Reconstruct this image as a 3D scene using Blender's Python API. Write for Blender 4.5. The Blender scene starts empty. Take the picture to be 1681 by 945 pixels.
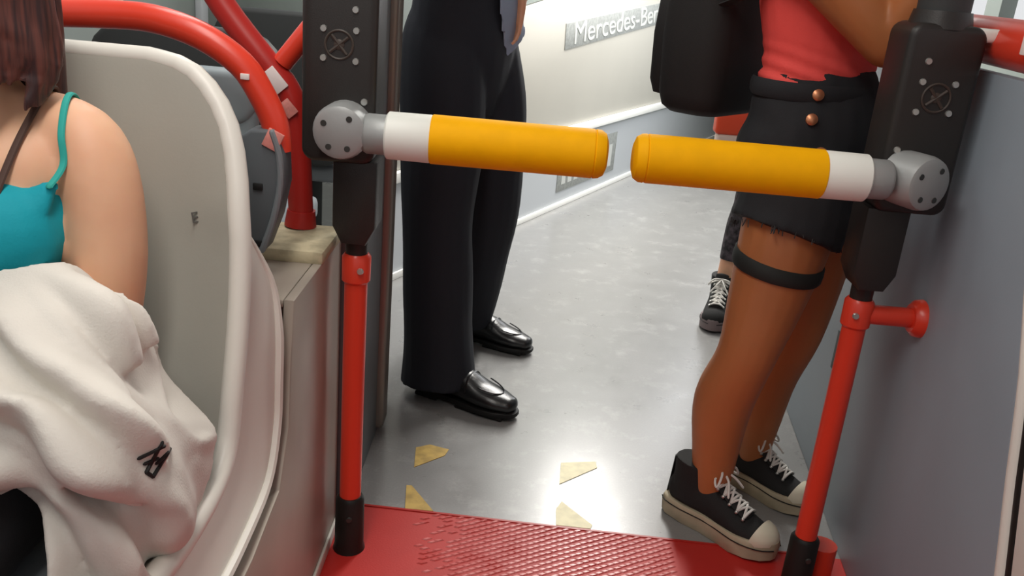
import bpy, bmesh, math, random
from mathutils import Vector, Matrix, noise
from mathutils.bvhtree import BVHTree

random.seed(7)
S = bpy.context.scene
C = S.collection
PI = math.pi
V = Vector

# ------------------------------------------------------------------ camera
F_PX, W_PX, H_PX, CAM_Z = 1456.0, 1681.0, 945.0, 1.15
down = V((-367.0, -4090.0, -F_PX)).normalized()       # world down seen from the camera
up = -down
fw = V((0, 0, -1))
head = (fw - up * fw.dot(up)).normalized()
right = head.cross(up)
cam_data = bpy.data.cameras.new('camera')
cam = bpy.data.objects.new('camera', cam_data)
C.objects.link(cam)
rot = Matrix((right, head, up))
cam.matrix_world = Matrix.Translation((0, 0, CAM_Z)) @ rot.to_4x4()
cam_data.sensor_fit = 'HORIZONTAL'
cam_data.sensor_width = 36.0
cam_data.lens = 36.0 * F_PX / W_PX
cam_data.clip_start = 0.05
S.camera = cam

# ------------------------------------------------------------------ light
S.view_settings.view_transform = 'Standard'
S.view_settings.look = 'None'
S.view_settings.gamma = 1.0
S.view_settings.use_curve_mapping = False
S.view_settings.exposure = 0.1
world = bpy.data.worlds.new('overcast_sky')
S.world = world
world.use_nodes = True
world.node_tree.nodes['Background'].inputs[0].default_value = (0.97, 0.98, 1.0, 1)
world.node_tree.nodes['Background'].inputs[1].default_value = 0.75


def area(name, loc, target, sx, sy, power, col=(1, 1, 1)):
    d = bpy.data.lights.new(name, 'AREA')
    d.shape = 'RECTANGLE'
    d.size, d.size_y, d.energy, d.color = sx, sy, power, col
    o = bpy.data.objects.new(name, d)
    C.objects.link(o)
    o.location = loc
    o.rotation_euler = (V(target) - V(loc)).to_track_quat('-Z', 'Y').to_euler()
    return o


area('door_daylight', (1.70, 5.0, 1.2), (0.4, 4.6, 0.1), 1.6, 1.9, 42, (0.97, 0.98, 1.0))
area('ceiling_lamp_light_front', (0.55, 4.3, 2.18), (0.55, 4.3, 0), 0.3, 2.2, 92, (1.0, 0.97, 0.92))
area('ceiling_lamp_light_rear', (-0.35, 0.5, 2.18), (-0.35, 0.5, 0), 0.25, 1.6, 19, (1.0, 0.96, 0.90))
area('fill_light_left', (-0.72, 2.4, 2.18), (-0.72, 2.4, 0), 0.22, 1.6, 12, (1.0, 0.97, 0.92))  # added fill that lifts the shaded rear seat and left wall


# ------------------------------------------------------------------ materials
def lin(c):
    return tuple(((x / 255) / 12.92 if x / 255 <= 0.04045 else ((x / 255 + 0.055) / 1.055) ** 2.4) for x in c)


def mat(name, rgb, rough=0.5, metal=0.0, bump=0.0, bscale=200.0, var=0.0, vscale=6.0, spec=0.4, sss=0.0, rgb2=None, sheen=0.0, coat=0.0):
    m = bpy.data.materials.new(name)
    m.use_nodes = True
    nt = m.node_tree
    b = nt.nodes['Principled BSDF']
    c = lin(rgb)
    b.inputs['Base Color'].default_value = (*c, 1)
    b.inputs['Roughness'].default_value = rough
    b.inputs['Metallic'].default_value = metal
    b.inputs['Specular IOR Level'].default_value = spec
    if sss:
        b.inputs['Subsurface Weight'].default_value = sss
        b.inputs['Subsurface Radius'].default_value = (0.02, 0.008, 0.004)
        b.inputs['Subsurface Scale'].default_value = 0.3
    if sheen:
        b.inputs['Sheen Weight'].default_value = sheen
    if coat:
        b.inputs['Coat Weight'].default_value = coat
        b.inputs['Coat Roughness'].default_value = 0.15
    tc = nt.nodes.new('ShaderNodeTexCoord')
    if var:
        n = nt.nodes.new('ShaderNodeTexNoise')
        n.inputs['Scale'].default_value = vscale
        n.inputs['Detail'].default_value = 5
        nt.links.new(tc.outputs['Object'], n.inputs['Vector'])
        mx = nt.nodes.new('ShaderNodeMix')
        mx.data_type = 'RGBA'
        c2 = lin(rgb2) if rgb2 else tuple(x * (1 - var) for x in c)
        mx.inputs[6].default_value = (*c, 1)
        mx.inputs[7].default_value = (*c2, 1)
        rp = nt.nodes.new('ShaderNodeValToRGB')
        rp.color_ramp.elements[0].position = 0.38
        rp.color_ramp.elements[1].position = 0.66
        nt.links.new(n.outputs['Fac'], rp.inputs['Fac'])
        nt.links.new(rp.outputs['Color'], mx.inputs[0])
        nt.links.new(mx.outputs[2], b.inputs['Base Color'])
    if bump:
        n2 = nt.nodes.new('ShaderNodeTexNoise')
        n2.inputs['Scale'].default_value = bscale
        n2.inputs['Detail'].default_value = 3
        nt.links.new(tc.outputs['Object'], n2.inputs['Vector'])
        bp = nt.nodes.new('ShaderNodeBump')
        bp.inputs['Strength'].default_value = bump
        bp.inputs['Distance'].default_value = 0.002
        nt.links.new(n2.outputs['Fac'], bp.inputs['Height'])
        nt.links.new(bp.outputs['Normal'], b.inputs['Normal'])
    return m


M = {}
M['red'] = mat('red_paint', (224, 64, 42), 0.32, bump=0.05, bscale=60, spec=0.5)
M['dark_red'] = mat('dark_red_paint', (176, 40, 34), 0.38)
M['yellow'] = mat('yellow_foam', (255, 184, 0), 0.65, bump=0.1, bscale=300, var=0.06, vscale=25, spec=0.15)
M['white_plastic'] = mat('white_plastic', (236, 238, 230), 0.45)
M['black_plastic'] = mat('black_plastic', (42, 39, 37), 0.42, bump=0.12, bscale=500)
M['black_rubber'] = mat('black_rubber', (22, 24, 22), 0.45)
M['cast_grey'] = mat('grey_cast_metal', (160, 163, 162), 0.45, metal=0.25, bump=0.1, bscale=150)
M['steel'] = mat('bright_steel', (205, 205, 200), 0.3, metal=0.8)
M['dark_steel'] = mat('dark_steel', (75, 76, 74), 0.4, metal=0.6)
M['relief'] = mat('dark_relief', (66, 58, 52), 0.5)
M['seat_shell'] = mat('seat_shell', (176, 174, 164), 0.42, var=0.08, vscale=3, bump=0.05, bscale=300)
M['seat_rim'] = mat('seat_rim', (222, 219, 210), 0.38)
M['seat_dark'] = mat('seat_dark_grey', (92, 98, 102), 0.5)
M['bracket_edge'] = mat('bracket_edge', (124, 130, 134), 0.5)
M['cushion'] = mat('cushion_fabric', (118, 124, 128), 0.85, bump=0.3, bscale=600)
M['pale_blue_grey'] = mat('pale_blue_grey', (150, 165, 170), 0.55)
M['charcoal'] = mat('charcoal_plastic', (52, 54, 54), 0.6)
M['beige_panel'] = mat('beige_panel', (168, 158, 146), 0.4, var=0.15, vscale=4, metal=0.1)
M['tan_cap'] = mat('worn_tan_cap', (196, 184, 152), 0.8, var=0.35, vscale=30, bump=0.6, bscale=60)
M['right_panel'] = mat('blue_grey_laminate', (138, 149, 158), 0.45, var=0.06, vscale=3, bump=0.05, bscale=200)
M['partition'] = mat('dark_grey_partition', (92, 97, 100), 0.5, bump=0.05, bscale=200)
M['aluminium'] = mat('brushed_aluminium', (140, 134, 126), 0.42, metal=0.55)
M['wall_grey'] = mat('grey_wall_lining', (128, 136, 132), 0.6, var=0.06, vscale=5)
M['wall_white'] = mat('off_white_panel', (184, 181, 172), 0.5, var=0.05, vscale=2)
M['wall_lower'] = mat('cool_white_panel', (178, 182, 186), 0.45)
M['ledge'] = mat('white_ledge', (236, 236, 232), 0.4)
M['plate_grey'] = mat('grey_plate', (150, 153, 150), 0.55, var=0.25, vscale=60, bump=0.3, bscale=200)
M['letter'] = mat('pale_lettering', (186, 188, 184), 0.55)
M['ceiling'] = mat('ceiling_white', (215, 215, 210), 0.6)
M['lamp'] = mat('lamp_diffuser', (250, 250, 245), 0.5)
M['tri_pale'] = mat('pale_yellow_tape', (255, 248, 208), 0.55, var=0.15, vscale=40)  # pale yellow lifted towards white, painting in its specular sheen
M['tri_ochre'] = mat('worn_ochre_tape', (196, 164, 88), 0.65, var=0.35, vscale=30)
M['sticker'] = mat('white_sticker', (240, 228, 224), 0.5)
M['pink_sticker'] = mat('pinkish_sticker', (232, 150, 140), 0.5, var=0.3, vscale=60)
M['skin_fair'] = mat('fair_skin', (228, 180, 146), 0.5, sss=0.25, var=0.06, vscale=9, rgb2=(222, 165, 132))
M['skin_tan'] = mat('tan_skin', (184, 116, 70), 0.48, sss=0.2, var=0.1, vscale=8)
M['skin_mid'] = mat('medium_skin', (205, 150, 118), 0.5, sss=0.2)
M['teal'] = mat('teal_jersey', (0, 152, 168), 0.75, bump=0.2, bscale=300)
M['teal_strap'] = mat('teal_strap', (40, 160, 150), 0.7)
M['brown_strap'] = mat('brown_strap', (74, 52, 44), 0.7)
M['black_cloth'] = mat('black_cloth', (30, 31, 34), 0.85, bump=0.2, bscale=400)
M['black_denim'] = mat('black_denim', (36, 37, 40), 0.85, bump=0.3, bscale=700)
M['suit'] = mat('dark_navy_trousers', (27, 30, 38), 0.8, bump=0.15, bscale=400)
M['shirt'] = mat('blue_grey_shirt', (140, 152, 172), 0.8)
M['coral'] = mat('coral_knit', (240, 84, 78), 0.75, bump=0.25, bscale=250)
M['hair_dark'] = mat('dark_reddish_hair', (58, 40, 40), 0.45, var=0.5, vscale=12, rgb2=(104, 62, 54))
nt_ = M['hair_dark'].node_tree
for n_ in [x for x in nt_.nodes if x.type == 'TEX_NOISE']:
    mp = nt_.nodes.new('ShaderNodeMapping')
    mp.inputs['Scale'].default_value = (14, 14, 0.8)
    nt_.links.new([x for x in nt_.nodes if x.type == 'TEX_COORD'][0].outputs['Object'], mp.inputs['Vector'])
    nt_.links.new(mp.outputs['Vector'], n_.inputs['Vector'])
M['hair_brown'] = mat('brown_hair', (52, 36, 28), 0.5)
M['jacket'] = mat('off_white_cotton', (218, 213, 204), 0.85, bump=0.25, bscale=350, var=0.05, vscale=8, sheen=0.1)
M['ink'] = mat('black_print', (24, 24, 24), 0.6)
M['grey_print'] = mat('grey_print', (88, 86, 82), 0.6)
M['canvas'] = mat('black_canvas', (34, 34, 34), 0.85, bump=0.35, bscale=800)
M['rubber_cream'] = mat('cream_rubber', (184, 172, 146), 0.6, var=0.25, vscale=14)
M['toe_rubber'] = mat('toe_rubber', (214, 208, 186), 0.5)
M['sole_mauve'] = mat('dusty_mauve_rubber', (122, 108, 108), 0.6)
M['lace'] = mat('white_lace', (214, 212, 206), 0.8)
M['leather'] = mat('polished_black_leather', (20, 21, 23), 0.28, bump=0.15, bscale=300, spec=0.6)
M['sole_black'] = mat('black_sole', (14, 14, 14), 0.6)
M['bag'] = mat('black_nylon', (34, 33, 33), 0.75, bump=0.25, bscale=500)
M['copper'] = mat('copper_button', (196, 132, 96), 0.35, metal=0.7)
M['elastic'] = mat('black_elastic', (34, 36, 34), 0.7)
M['legging'] = mat('patterned_legging', (26, 25, 27), 0.85, var=0.7, vscale=45, rgb2=(78, 70, 76))
M['eye'] = mat('eye_white', (235, 232, 226), 0.25)
M['iris'] = mat('iris_brown', (60, 40, 28), 0.25)
M['orange_red'] = mat('orange_red_vinyl', (232, 84, 52), 0.45)
M['pale_pink'] = mat('pale_base', (226, 206, 194), 0.6)
M['white_film'] = mat('white_film', (228, 228, 228), 0.4)
M['charms'] = mat('dull_metal', (110, 110, 108), 0.4, metal=0.8)


def floor_material():
    m = bpy.data.materials.new('grey_speckled_vinyl')
    m.use_nodes = True
    nt = m.node_tree
    b = nt.nodes['Principled BSDF']
    tc = nt.nodes.new('ShaderNodeTexCoord')
    n = nt.nodes.new('ShaderNodeTexNoise'); n.inputs['Scale'].default_value = 220; n.inputs['Detail'].default_value = 4
    w = nt.nodes.new('ShaderNodeTexNoise'); w.inputs['Scale'].default_value = 5.5; w.inputs['Detail'].default_value = 8; w.inputs['Roughness'].default_value = 0.7
    for x in (n, w):
        nt.links.new(tc.outputs['Object'], x.inputs['Vector'])
    mx = nt.nodes.new('ShaderNodeMix'); mx.data_type = 'RGBA'
    mx.inputs[6].default_value = (*lin((122, 122, 122)), 1)
    mx.inputs[7].default_value = (*lin((140, 139, 137)), 1)
    nt.links.new(n.outputs['Fac'], mx.inputs[0])
    nt.links.new(mx.outputs[2], b.inputs['Base Color'])
    sc = nt.nodes.new('ShaderNodeTexNoise'); sc.inputs['Scale'].default_value = 9; sc.inputs['Detail'].default_value = 9; sc.inputs['Roughness'].default_value = 0.75
    nt.links.new(tc.outputs['Object'], sc.inputs['Vector'])
    sr = nt.nodes.new('ShaderNodeMapRange')
    sr.inputs[1].default_value, sr.inputs[2].default_value = 0.53, 0.72
    sr.inputs[3].default_value, sr.inputs[4].default_value = 0.0, 0.4
    nt.links.new(sc.outputs['Fac'], sr.inputs[0])
    m3 = nt.nodes.new('ShaderNodeMix'); m3.data_type = 'RGBA'
    m3.inputs[7].default_value = (*lin((186, 186, 184)), 1)  # pale patches: scuffed vinyl plus door glints painted into the colour
    nt.links.new(mx.outputs[2], m3.inputs[6])
    nt.links.new(sr.outputs[0], m3.inputs[0])
    nt.links.new(m3.outputs[2], b.inputs['Base Color'])
    r = nt.nodes.new('ShaderNodeMapRange')
    r.inputs[1].default_value, r.inputs[2].default_value = 0.35, 0.7
    r.inputs[3].default_value, r.inputs[4].default_value = 0.26, 0.42
    nt.links.new(w.outputs['Fac'], r.inputs[0])
    nt.links.new(r.outputs[0], b.inputs['Roughness'])
    b.inputs['Coat Weight'].default_value = 0.6
    b.inputs['Coat Roughness'].default_value = 0.22
    bp = nt.nodes.new('ShaderNodeBump'); bp.inputs['Strength'].default_value = 0.12; bp.inputs['Distance'].default_value = 0.004
    nt.links.new(w.outputs['Fac'], bp.inputs['Height'])
    nt.links.new(bp.outputs['Normal'], b.inputs['Normal'])
    return m


M['floor'] = floor_material()
M['mat_red'] = mat('red_rubber_tread', (186, 40, 34), 0.5, var=0.12, vscale=5, bump=0.1, bscale=250)
M['tread'] = mat('red_tread_sheen', (216, 124, 122), 0.3, var=0.25, vscale=16, rgb2=(190, 62, 58))  # pinkish base colour paints reflected light onto the lozenges


# ------------------------------------------------------------------ mesh helpers
def frame_for(t, ref):
    t = t.normalized()
    s = ref - t * ref.dot(t)
    if s.length < 1e-4:
        s = V((1, 0, 0)) - t * t.x
        if s.length < 1e-4:
            s = V((0, 1, 0))
    s.normalize()
    return s, t.cross(s)


def rings_to_bm(bm, rings, closed=True, cap=True):
    rv = [[bm.verts.new(p) for p in r] for r in rings]
    n = len(rings[0])
    for a, b in zip(rv, rv[1:]):
        for i in range(n if closed else n - 1):
            j = (i + 1) % n
            bm.faces.new((a[i], a[j], b[j], b[i]))
    if cap and closed:
        bm.faces.new(list(reversed(rv[0])))
        bm.faces.new(rv[-1])
    return rv


def catmull(pts, sub):
    out = []
    n = len(pts)
    for i in range(n - 1):
        p0, p1, p2, p3 = pts[max(i - 1, 0)], pts[i], pts[i + 1], pts[min(i + 2, n - 1)]
        for k in range(sub):
            t = k / sub
            out.append(0.5 * ((2 * p1) + (p2 - p0) * t + (2 * p0 - 5 * p1 + 4 * p2 - p3) * t * t + (3 * p1 - p0 - 3 * p2 + p3) * t ** 3))
    out.append(pts[-1])
    return out


def tube(bm, pts, radii, n=14, ref=(0.13, 0.2, 1), sub=1, cap=0, carry=False):
    """A swept tube. radii: one number, or one per point (a number or an (a, b) pair along ref / across it); cap rounds the ends."""
    pts = [V(p) for p in pts]
    if not isinstance(radii, (list,)):
        radii = [radii] * len(pts)
    rr = [V((r[0], r[1], 0)) if isinstance(r, (tuple, list)) else V((r, r, 0)) for r in radii]
    if sub > 1:
        pts, rr = catmull(pts, sub), catmull(rr, sub)
    m = len(pts)
    tang = [(pts[min(i + 1, m - 1)] - pts[max(i - 1, 0)]).normalized() for i in range(m)]
    ref = V(ref)
    rings = []
    last = [ref]

    def ring(c, t, a, b):
        s, q = frame_for(t, last[0])
        if carry:
            last[0] = s
        return [c + s * a * math.cos(2 * PI * k / n) + q * b * math.sin(2 * PI * k / n) for k in range(n)]
    if cap:
        for k in range(cap):
            f = (k + 0.35) / (cap + 0.35) * PI / 2
            rad = max(rr[0].x, rr[0].y)
            mn = min(rr[0].x, rr[0].y)
            rings.append(ring(pts[0] - tang[0] * mn * math.cos(f), tang[0], rr[0].x * math.sin(f), rr[0].y * math.sin(f)))
    for i in range(m):
        rings.append(ring(pts[i], tang[i], rr[i].x, rr[i].y))
    if cap:
        for k in reversed(range(cap)):
            f = (k + 0.35) / (cap + 0.35) * PI / 2
            mn = min(rr[-1].x, rr[-1].y)
            rings.append(ring(pts[-1] + tang[-1] * mn * math.cos(f), tang[-1], rr[-1].x * math.sin(f), rr[-1].y * math.sin(f)))
    rings_to_bm(bm, rings)


def ball(bm, c, r, mtx=None, seg=14, rin=10):
    rx, ry, rz = (r, r, r) if not isinstance(r, (tuple, list)) else r
    m = Matrix.Translation(V(c)) @ (mtx.to_4x4() if mtx else Matrix()) @ Matrix.Diagonal((rx, ry, rz, 1))
    bmesh.ops.create_uvsphere(bm, u_segments=seg, v_segments=rin, radius=1, matrix=m)


def box(bm, c, size, mtx=None, bev=0.0, seg=2):
    m = Matrix.Translation(V(c)) @ (mtx.to_4x4() if mtx else Matrix()) @ Matrix.Diagonal((size[0], size[1], size[2], 1))
    r = bmesh.ops.create_cube(bm, size=1, matrix=m)
    if bev:
        es = set()
        for v in r['verts']:
            es.update(v.link_edges)
        bmesh.ops.bevel(bm, geom=list(es), offset=bev, segments=seg, affect='EDGES', profile=0.5)


def prism(bm, poly, extr, bev=0.0, seg=2):
    """poly: list of 3D points (planar), extruded by the vector extr."""
    e = V(extr)
    a = [bm.verts.new(V(p)) for p in poly]
    b = [bm.verts.new(V(p) + e) for p in poly]
    n = len(a)
    fs = [bm.faces.new(list(reversed(a))), bm.faces.new(b)]
    for i in range(n):
        fs.append(bm.faces.new((a[i], a[(i + 1) % n], b[(i + 1) % n], b[i])))
    bmesh.ops.recalc_face_normals(bm, faces=fs)
    if bev:
        es = set()
        for f in fs[:2]:
            es.update(f.edges)
        bmesh.ops.bevel(bm, geom=list(es), offset=bev, segments=seg, affect='EDGES', profile=0.5)


def rounded_rect(cx, cz, w, h, r, n=5):
    out = []
    for qx, qz, a0 in ((1, 1, 0), (-1, 1, 90), (-1, -1, 180), (1, -1, 270)):
        for k in range(n + 1):
            a = math.radians(a0 + 90 * k / n)
            out.append((cx + qx * (w / 2 - r) + r * math.cos(a), cz + qz * (h / 2 - r) + r * math.sin(a)))
    return out


def empty(name, loc, label, cat, group=None):
    o = bpy.data.objects.new(name, None)
    C.objects.link(o)
    o.location = loc
    o['label'] = label
    o['category'] = cat
    if group:
        o['group'] = group
    return o


def origin_of(o):
    p = V((0, 0, 0))
    while o is not None:
        p += o.location
        o = o.parent
    return p


def obj(name, bm, m, parent=None, smooth=True, sharp=40, recalc=True):
    """bm holds world coordinates; the object is linked under parent (all parents are only moved, never turned)."""
    if recalc:
        bmesh.ops.recalc_face_normals(bm, faces=bm.faces[:])
    if parent is not None:
        bmesh.ops.translate(bm, verts=bm.verts[:], vec=-origin_of(parent))
    me = bpy.data.meshes.new(name)
    bm.to_mesh(me)
    bm.free()
    if smooth:
        me.polygons.foreach_set('use_smooth', [True] * len(me.polygons))
        me.set_sharp_from_angle(angle=math.radians(sharp))
    me.materials.append(m)
    o = bpy.data.objects.new(name, me)
    C.objects.link(o)
    if parent is not None:
        o.parent = parent
    return o


def tag(o, label, cat, group=None):
    o['label'] = label
    o['category'] = cat
    if group:
        o['group'] = group
    return o


def struct(name, bm, m, label=None, parent=None, smooth=True):
    o = obj(name, bm, m, parent, smooth)
    if parent is None:
        o['kind'] = 'structure'
        if label:
            o['label'] = label
    return o


def fused(bm, voxel=0.006, smooth=5, factor=0.5):
    """Joins the overlapping closed shells of bm into one continuous surface; returns a new bmesh."""
    me = bpy.data.meshes.new('tmp')
    bmesh.ops.recalc_face_normals(bm, faces=bm.faces[:])
    bm.to_mesh(me)
    bm.free()
    o = bpy.data.objects.new('tmp', me)
    C.objects.link(o)
    r = o.modifiers.new('r', 'REMESH')
    r.mode = 'VOXEL'
    r.voxel_size = voxel
    if smooth:
        s = o.modifiers.new('s', 'SMOOTH')
        s.iterations = smooth
        s.factor = factor
    dg = bpy.context.evaluated_depsgraph_get()
    ev = o.evaluated_get(dg)
    m2 = bpy.data.meshes.new_from_object(ev)
    out = bmesh.new()
    out.from_mesh(m2)
    bpy.data.objects.remove(o)
    bpy.data.meshes.remove(me)
    bpy.data.meshes.remove(m2)
    return out


def text_bm(txt, size, mtx, depth=0.001, font_scale_x=1.0):
    cu = bpy.data.curves.new('t', 'FONT')
    cu.body = txt
    cu.size = size
    cu.extrude = depth
    cu.align_x = 'CENTER'
    cu.align_y = 'CENTER'
    o = bpy.data.objects.new('t', cu)
    C.objects.link(o)
    dg = bpy.context.evaluated_depsgraph_get()
    m2 = bpy.data.meshes.new_from_object(o.evaluated_get(dg))
    bm = bmesh.new()
    bm.from_mesh(m2)
    bpy.data.objects.remove(o)
    bpy.data.curves.remove(cu)
    bpy.data.meshes.remove(m2)
    bmesh.ops.transform(bm, matrix=mtx @ Matrix.Diagonal((font_scale_x, 1, 1, 1)), verts=bm.verts[:])
    return bm


def axes(x, y, z, o=(0, 0, 0)):
    m = Matrix((V(x), V(y), V(z))).transposed().to_4x4()
    m.translation = V(o)
    return m


B = bmesh.new


def tree_of(*objs):
    """A search tree over finished meshes, in world coordinates."""
    vs, ps = [], []
    for o in objs:
        k, off = len(vs), origin_of(o)
        vs += [v.co + off for v in o.data.vertices]
        ps += [[k + i for i in p.vertices] for p in o.data.polygons]
    return BVHTree.FromPolygons(vs, ps)


def snap(tree, pts, lift=0.002):
    out = []
    for p in pts:
        q, n, _, _ = tree.find_nearest(V(p))
        if n.dot(V(p) - q) < 0 and (V(p) - q).length > 0.03:
            n = -n
        out.append(q + n * lift)
    return out


# ------------------------------------------------------------------ setting
LW, RW = -1.12, 1.78       # inside faces of the side walls
bm = B()
J = lambda x: 1.692 - 0.04 * x
prism(bm, [(-1.12, J(-1.12), -0.04), (1.78, J(1.78), -0.04), (1.78, 7.98, -0.04), (-1.12, 7.98, -0.04)], (0, 0, 0.04))
struct('floor', bm, M['floor'], 'grey speckled vinyl floor beyond the red section')
bm = B()
prism(bm, [(-1.12, -1.5, -0.04), (1.78, -1.5, -0.04), (1.78, J(1.78), -0.04), (-1.12, J(-1.12), -0.04)], (0, 0, 0.04))
red_floor = struct('floor', bm, M['mat_red'], 'red rubber floor section in front of the barrier')
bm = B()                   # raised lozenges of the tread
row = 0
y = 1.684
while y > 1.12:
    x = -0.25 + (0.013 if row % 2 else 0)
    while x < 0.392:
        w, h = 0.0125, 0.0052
        keep = min(1.0, max(0.0, (x + 0.17) / 0.12))  # lozenges thin out to the left, where the painted sheen ends
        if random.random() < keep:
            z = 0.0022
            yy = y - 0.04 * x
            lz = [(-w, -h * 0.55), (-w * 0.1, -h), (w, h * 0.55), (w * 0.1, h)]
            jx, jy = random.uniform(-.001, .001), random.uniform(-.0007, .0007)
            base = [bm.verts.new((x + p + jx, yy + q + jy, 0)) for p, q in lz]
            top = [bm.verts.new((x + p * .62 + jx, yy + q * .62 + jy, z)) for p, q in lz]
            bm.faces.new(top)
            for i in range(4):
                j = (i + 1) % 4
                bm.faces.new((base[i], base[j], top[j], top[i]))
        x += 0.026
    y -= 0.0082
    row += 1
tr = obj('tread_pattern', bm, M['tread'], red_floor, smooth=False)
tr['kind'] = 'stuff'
tr['label'] = 'lozenge tread on the red floor, its pinkish sheen painted in'
bm = B()
prism(bm, [(-0.34, J(-0.34) - 0.003, 0), (0.74, J(0.74) - 0.003, 0), (0.74, J(0.74) + 0.003, 0), (-0.34, J(-0.34) + 0.003, 0)], (0, 0, 0.002))
struct('trim_1', bm, M['dark_red'], 'thin dark red joint between grey and red floor')

bm = B()
box(bm, (0.33, 3.2, 2.27), (2.98, 9.4, 0.06))
struct('ceiling', bm, M['ceiling'])
for nm, x0, sgn in (('wall_left', LW, -1), ('wall_right', RW, 1)):
    bm = B()
    box(bm, (x0 + sgn * 0.03, 3.2, 0.55), (0.06, 9.4, 1.14))
    box(bm, (x0 + sgn * 0.03, 3.2, 2.1), (0.06, 9.4, 0.28))
    for yy in (-1.4, 0.4, 2.1, 3.7, 5.6, 7.7):
        box(bm, (x0 + sgn * 0.03, yy, 1.54), (0.06, 0.12, 0.86))
    struct(nm, bm, M['wall_grey'])
bm = B()
box(bm, (0.33, 7.93, 1.1), (2.98, 0.06, 2.3))
struct('wall_front', bm, M['wall_grey'])
bm = B()
box(bm, (0.33, -1.47, 0.55), (2.98, 0.06, 1.14))
struct('wall_back', bm, M['wall_grey'])
for i, (yc, xx, sx) in enumerate(((0.35, LW - 0.03, -1), (2.9, RW + 0.03, 1))):
    pass
# upright trims and a darker lining strip on the left wall
for i, (yy, wdt, mm) in enumerate(((2.42, 0.05, 'tan_cap'), (3.05, 0.06, 'wall_lower'))):
    bm = B()
    box(bm, (LW + 0.012, yy, 0.62), (0.024, wdt, 1.2), bev=0.004)
    struct('trim_%d' % (i + 2), bm, M[mm])

# oblique partition ahead (with the plates on it)
P0 = V((-0.014, 4.148, 0))
DV = V((0.4355, 0.9002, 0)).normalized()
NV = V((DV.y, -DV.x, 0))


def wp(s, z, off=0.0):
    return P0 + DV * s + V((0, 0, z)) + NV * off


def wall_slab(bm, s0, s1, z0, z1, off, thick, bev=0.0):
    prism(bm, [wp(s0, z0, off - thick), wp(s1, z0, off - thick), wp(s1, z1, off - thick), wp(s0, z1, off - thick)], NV * thick, bev)


bm = B()
prism(bm, [wp(q, z, -0.05) for q, z in ((-1.1, 0.425), (4.02, 0.425), (4.02, 1.62), (-1.1, 0.86))], NV * 0.05, 0.004)
part_wall = struct('wall_oblique', bm, M['wall_white'], 'off white oblique panel wall ahead')
bm = B(); prism(bm, [wp(q, z, -0.05) for q, z in ((-1.1, 0.864), (4.02, 1.624), (4.02, 1.8), (-1.1, 1.8))], NV * 0.038); obj('upper_panel', bm, M['wall_grey'], part_wall)
bm = B(); wall_slab(bm, -1.1, 4.02, 0.0, 0.385, 0.0, 0.05); obj('lower_panel', bm, M['wall_lower'], part_wall)
bm = B(); wall_slab(bm, -1.1, 4.02, 0.383, 0.424, 0.022, 0.08, 0.006); obj('ledge', bm, M['ledge'], part_wall)
bm = B(); wall_slab(bm, -1.1, 4.02, 0.0, 0.028, 0.012, 0.012, 0.003)
struct('baseboard_front', bm, M['ledge'])

# plate with pale lettering
root = empty('name_plate', wp(1.17, 0.94, 0.004), 'long grey plate with pale lettering high on the oblique white wall', 'sign')
ct, stl = math.cos(math.radians(4.6)), math.sin(math.radians(4.6))
dx_, dz_ = DV * ct + V((0, 0, stl)), V((0, 0, ct)) - DV * stl
pc = wp(1.17, 0.940, 0.0)
bm = B()
prism(bm, [pc + dx_ * a + dz_ * c for a, c in ((-0.80, -0.0625), (0.80, -0.0625), (0.80, 0.0625), (-0.80, 0.0625))], NV * 0.004, 0.001)
obj('plate', bm, M['plate_grey'], root)
bm = text_bm('Mercedes-Benz', 0.152, axes(dx_, dz_, NV, pc + NV * 0.0045 - dx_ * 0.02), 0.002, 1.46)
obj('lettering', bm, M['letter'], root, smooth=False)
root = empty('notice_plate', wp(0.86, 0.085, 0.004), 'grey plate low on the wall, behind the tips of the yellow arms', 'sign')
bm = B(); wall_slab(bm, 0.45, 1.27, 0.085, 0.315, 0.004, 0.004, 0.001); obj('plate', bm, M['plate_grey'], root)
bm = B()
for k in range(9):
    s = 0.50 + k * 0.082
    wall_slab(bm, s, s + 0.05, 0.12, 0.20 + 0.05 * ((k * 7) % 3) / 2, 0.0055, 0.0015)
obj('marking', bm, M['letter'], root, smooth=False)

# partition beside the man
bm = B()
box(bm, (-0.333, 1.915, 0.86), (0.03, 0.57, 1.72), bev=0.004)
struct('wall_partition', bm, M['partition'], 'dark grey partition panel beside the man')
bm = B()
box(bm, (-0.322, 2.06, 0.005 + 1.08), (0.045, 0.075, 2.14), bev=0.012, seg=3)
root = tag(obj('aluminium_upright', bm, M['aluminium']), 'brownish grey aluminium upright behind the left barrier housing', 'post')


# right panel
def rp(y, z, off=0.0):
    return V((0.76 + 0.10 * (y - 1.55) + off, y, z))


edge = [(1.29, 1.06), (1.235, 0.84), (1.16, 0.68), (1.115, 0.55), (1.06, 0.40), (1.00, 0.2), (0.95, 0.0)]
bm = B()
prism(bm, [rp(y, z) for y, z in edge] + [rp(2.85, 0), rp(2.85, 1.06)], (0.03, 0, 0), 0.003)
struct('wall_right_panel', bm, M['right_panel'], 'blue grey side panel right of the barrier')
bm = B(); tube(bm, [rp(y - 0.008, z, 0.012) for y, z in edge], 0.013, 10, sub=3)
struct('trim_4', bm, M['seat_rim'], 'pale rounded edge of the blue grey side panel')
bm = B(); tube(bm, [rp(y - 0.034, z, 0.016) for y, z in edge], 0.014, 10, sub=3)
struct('trim_5', bm, M['black_rubber'], 'black gasket along the side panel edge')
bm = B()
prism(bm, [rp(y - 0.05, z, 0.0) for y, z in edge] + [rp(0.55, 0), rp(0.62, 1.0)], (0.03, 0, 0), 0.004)
struct('wall_right_cover', bm, M['seat_rim'], 'white cover at the near right corner')
bm = B()
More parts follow.
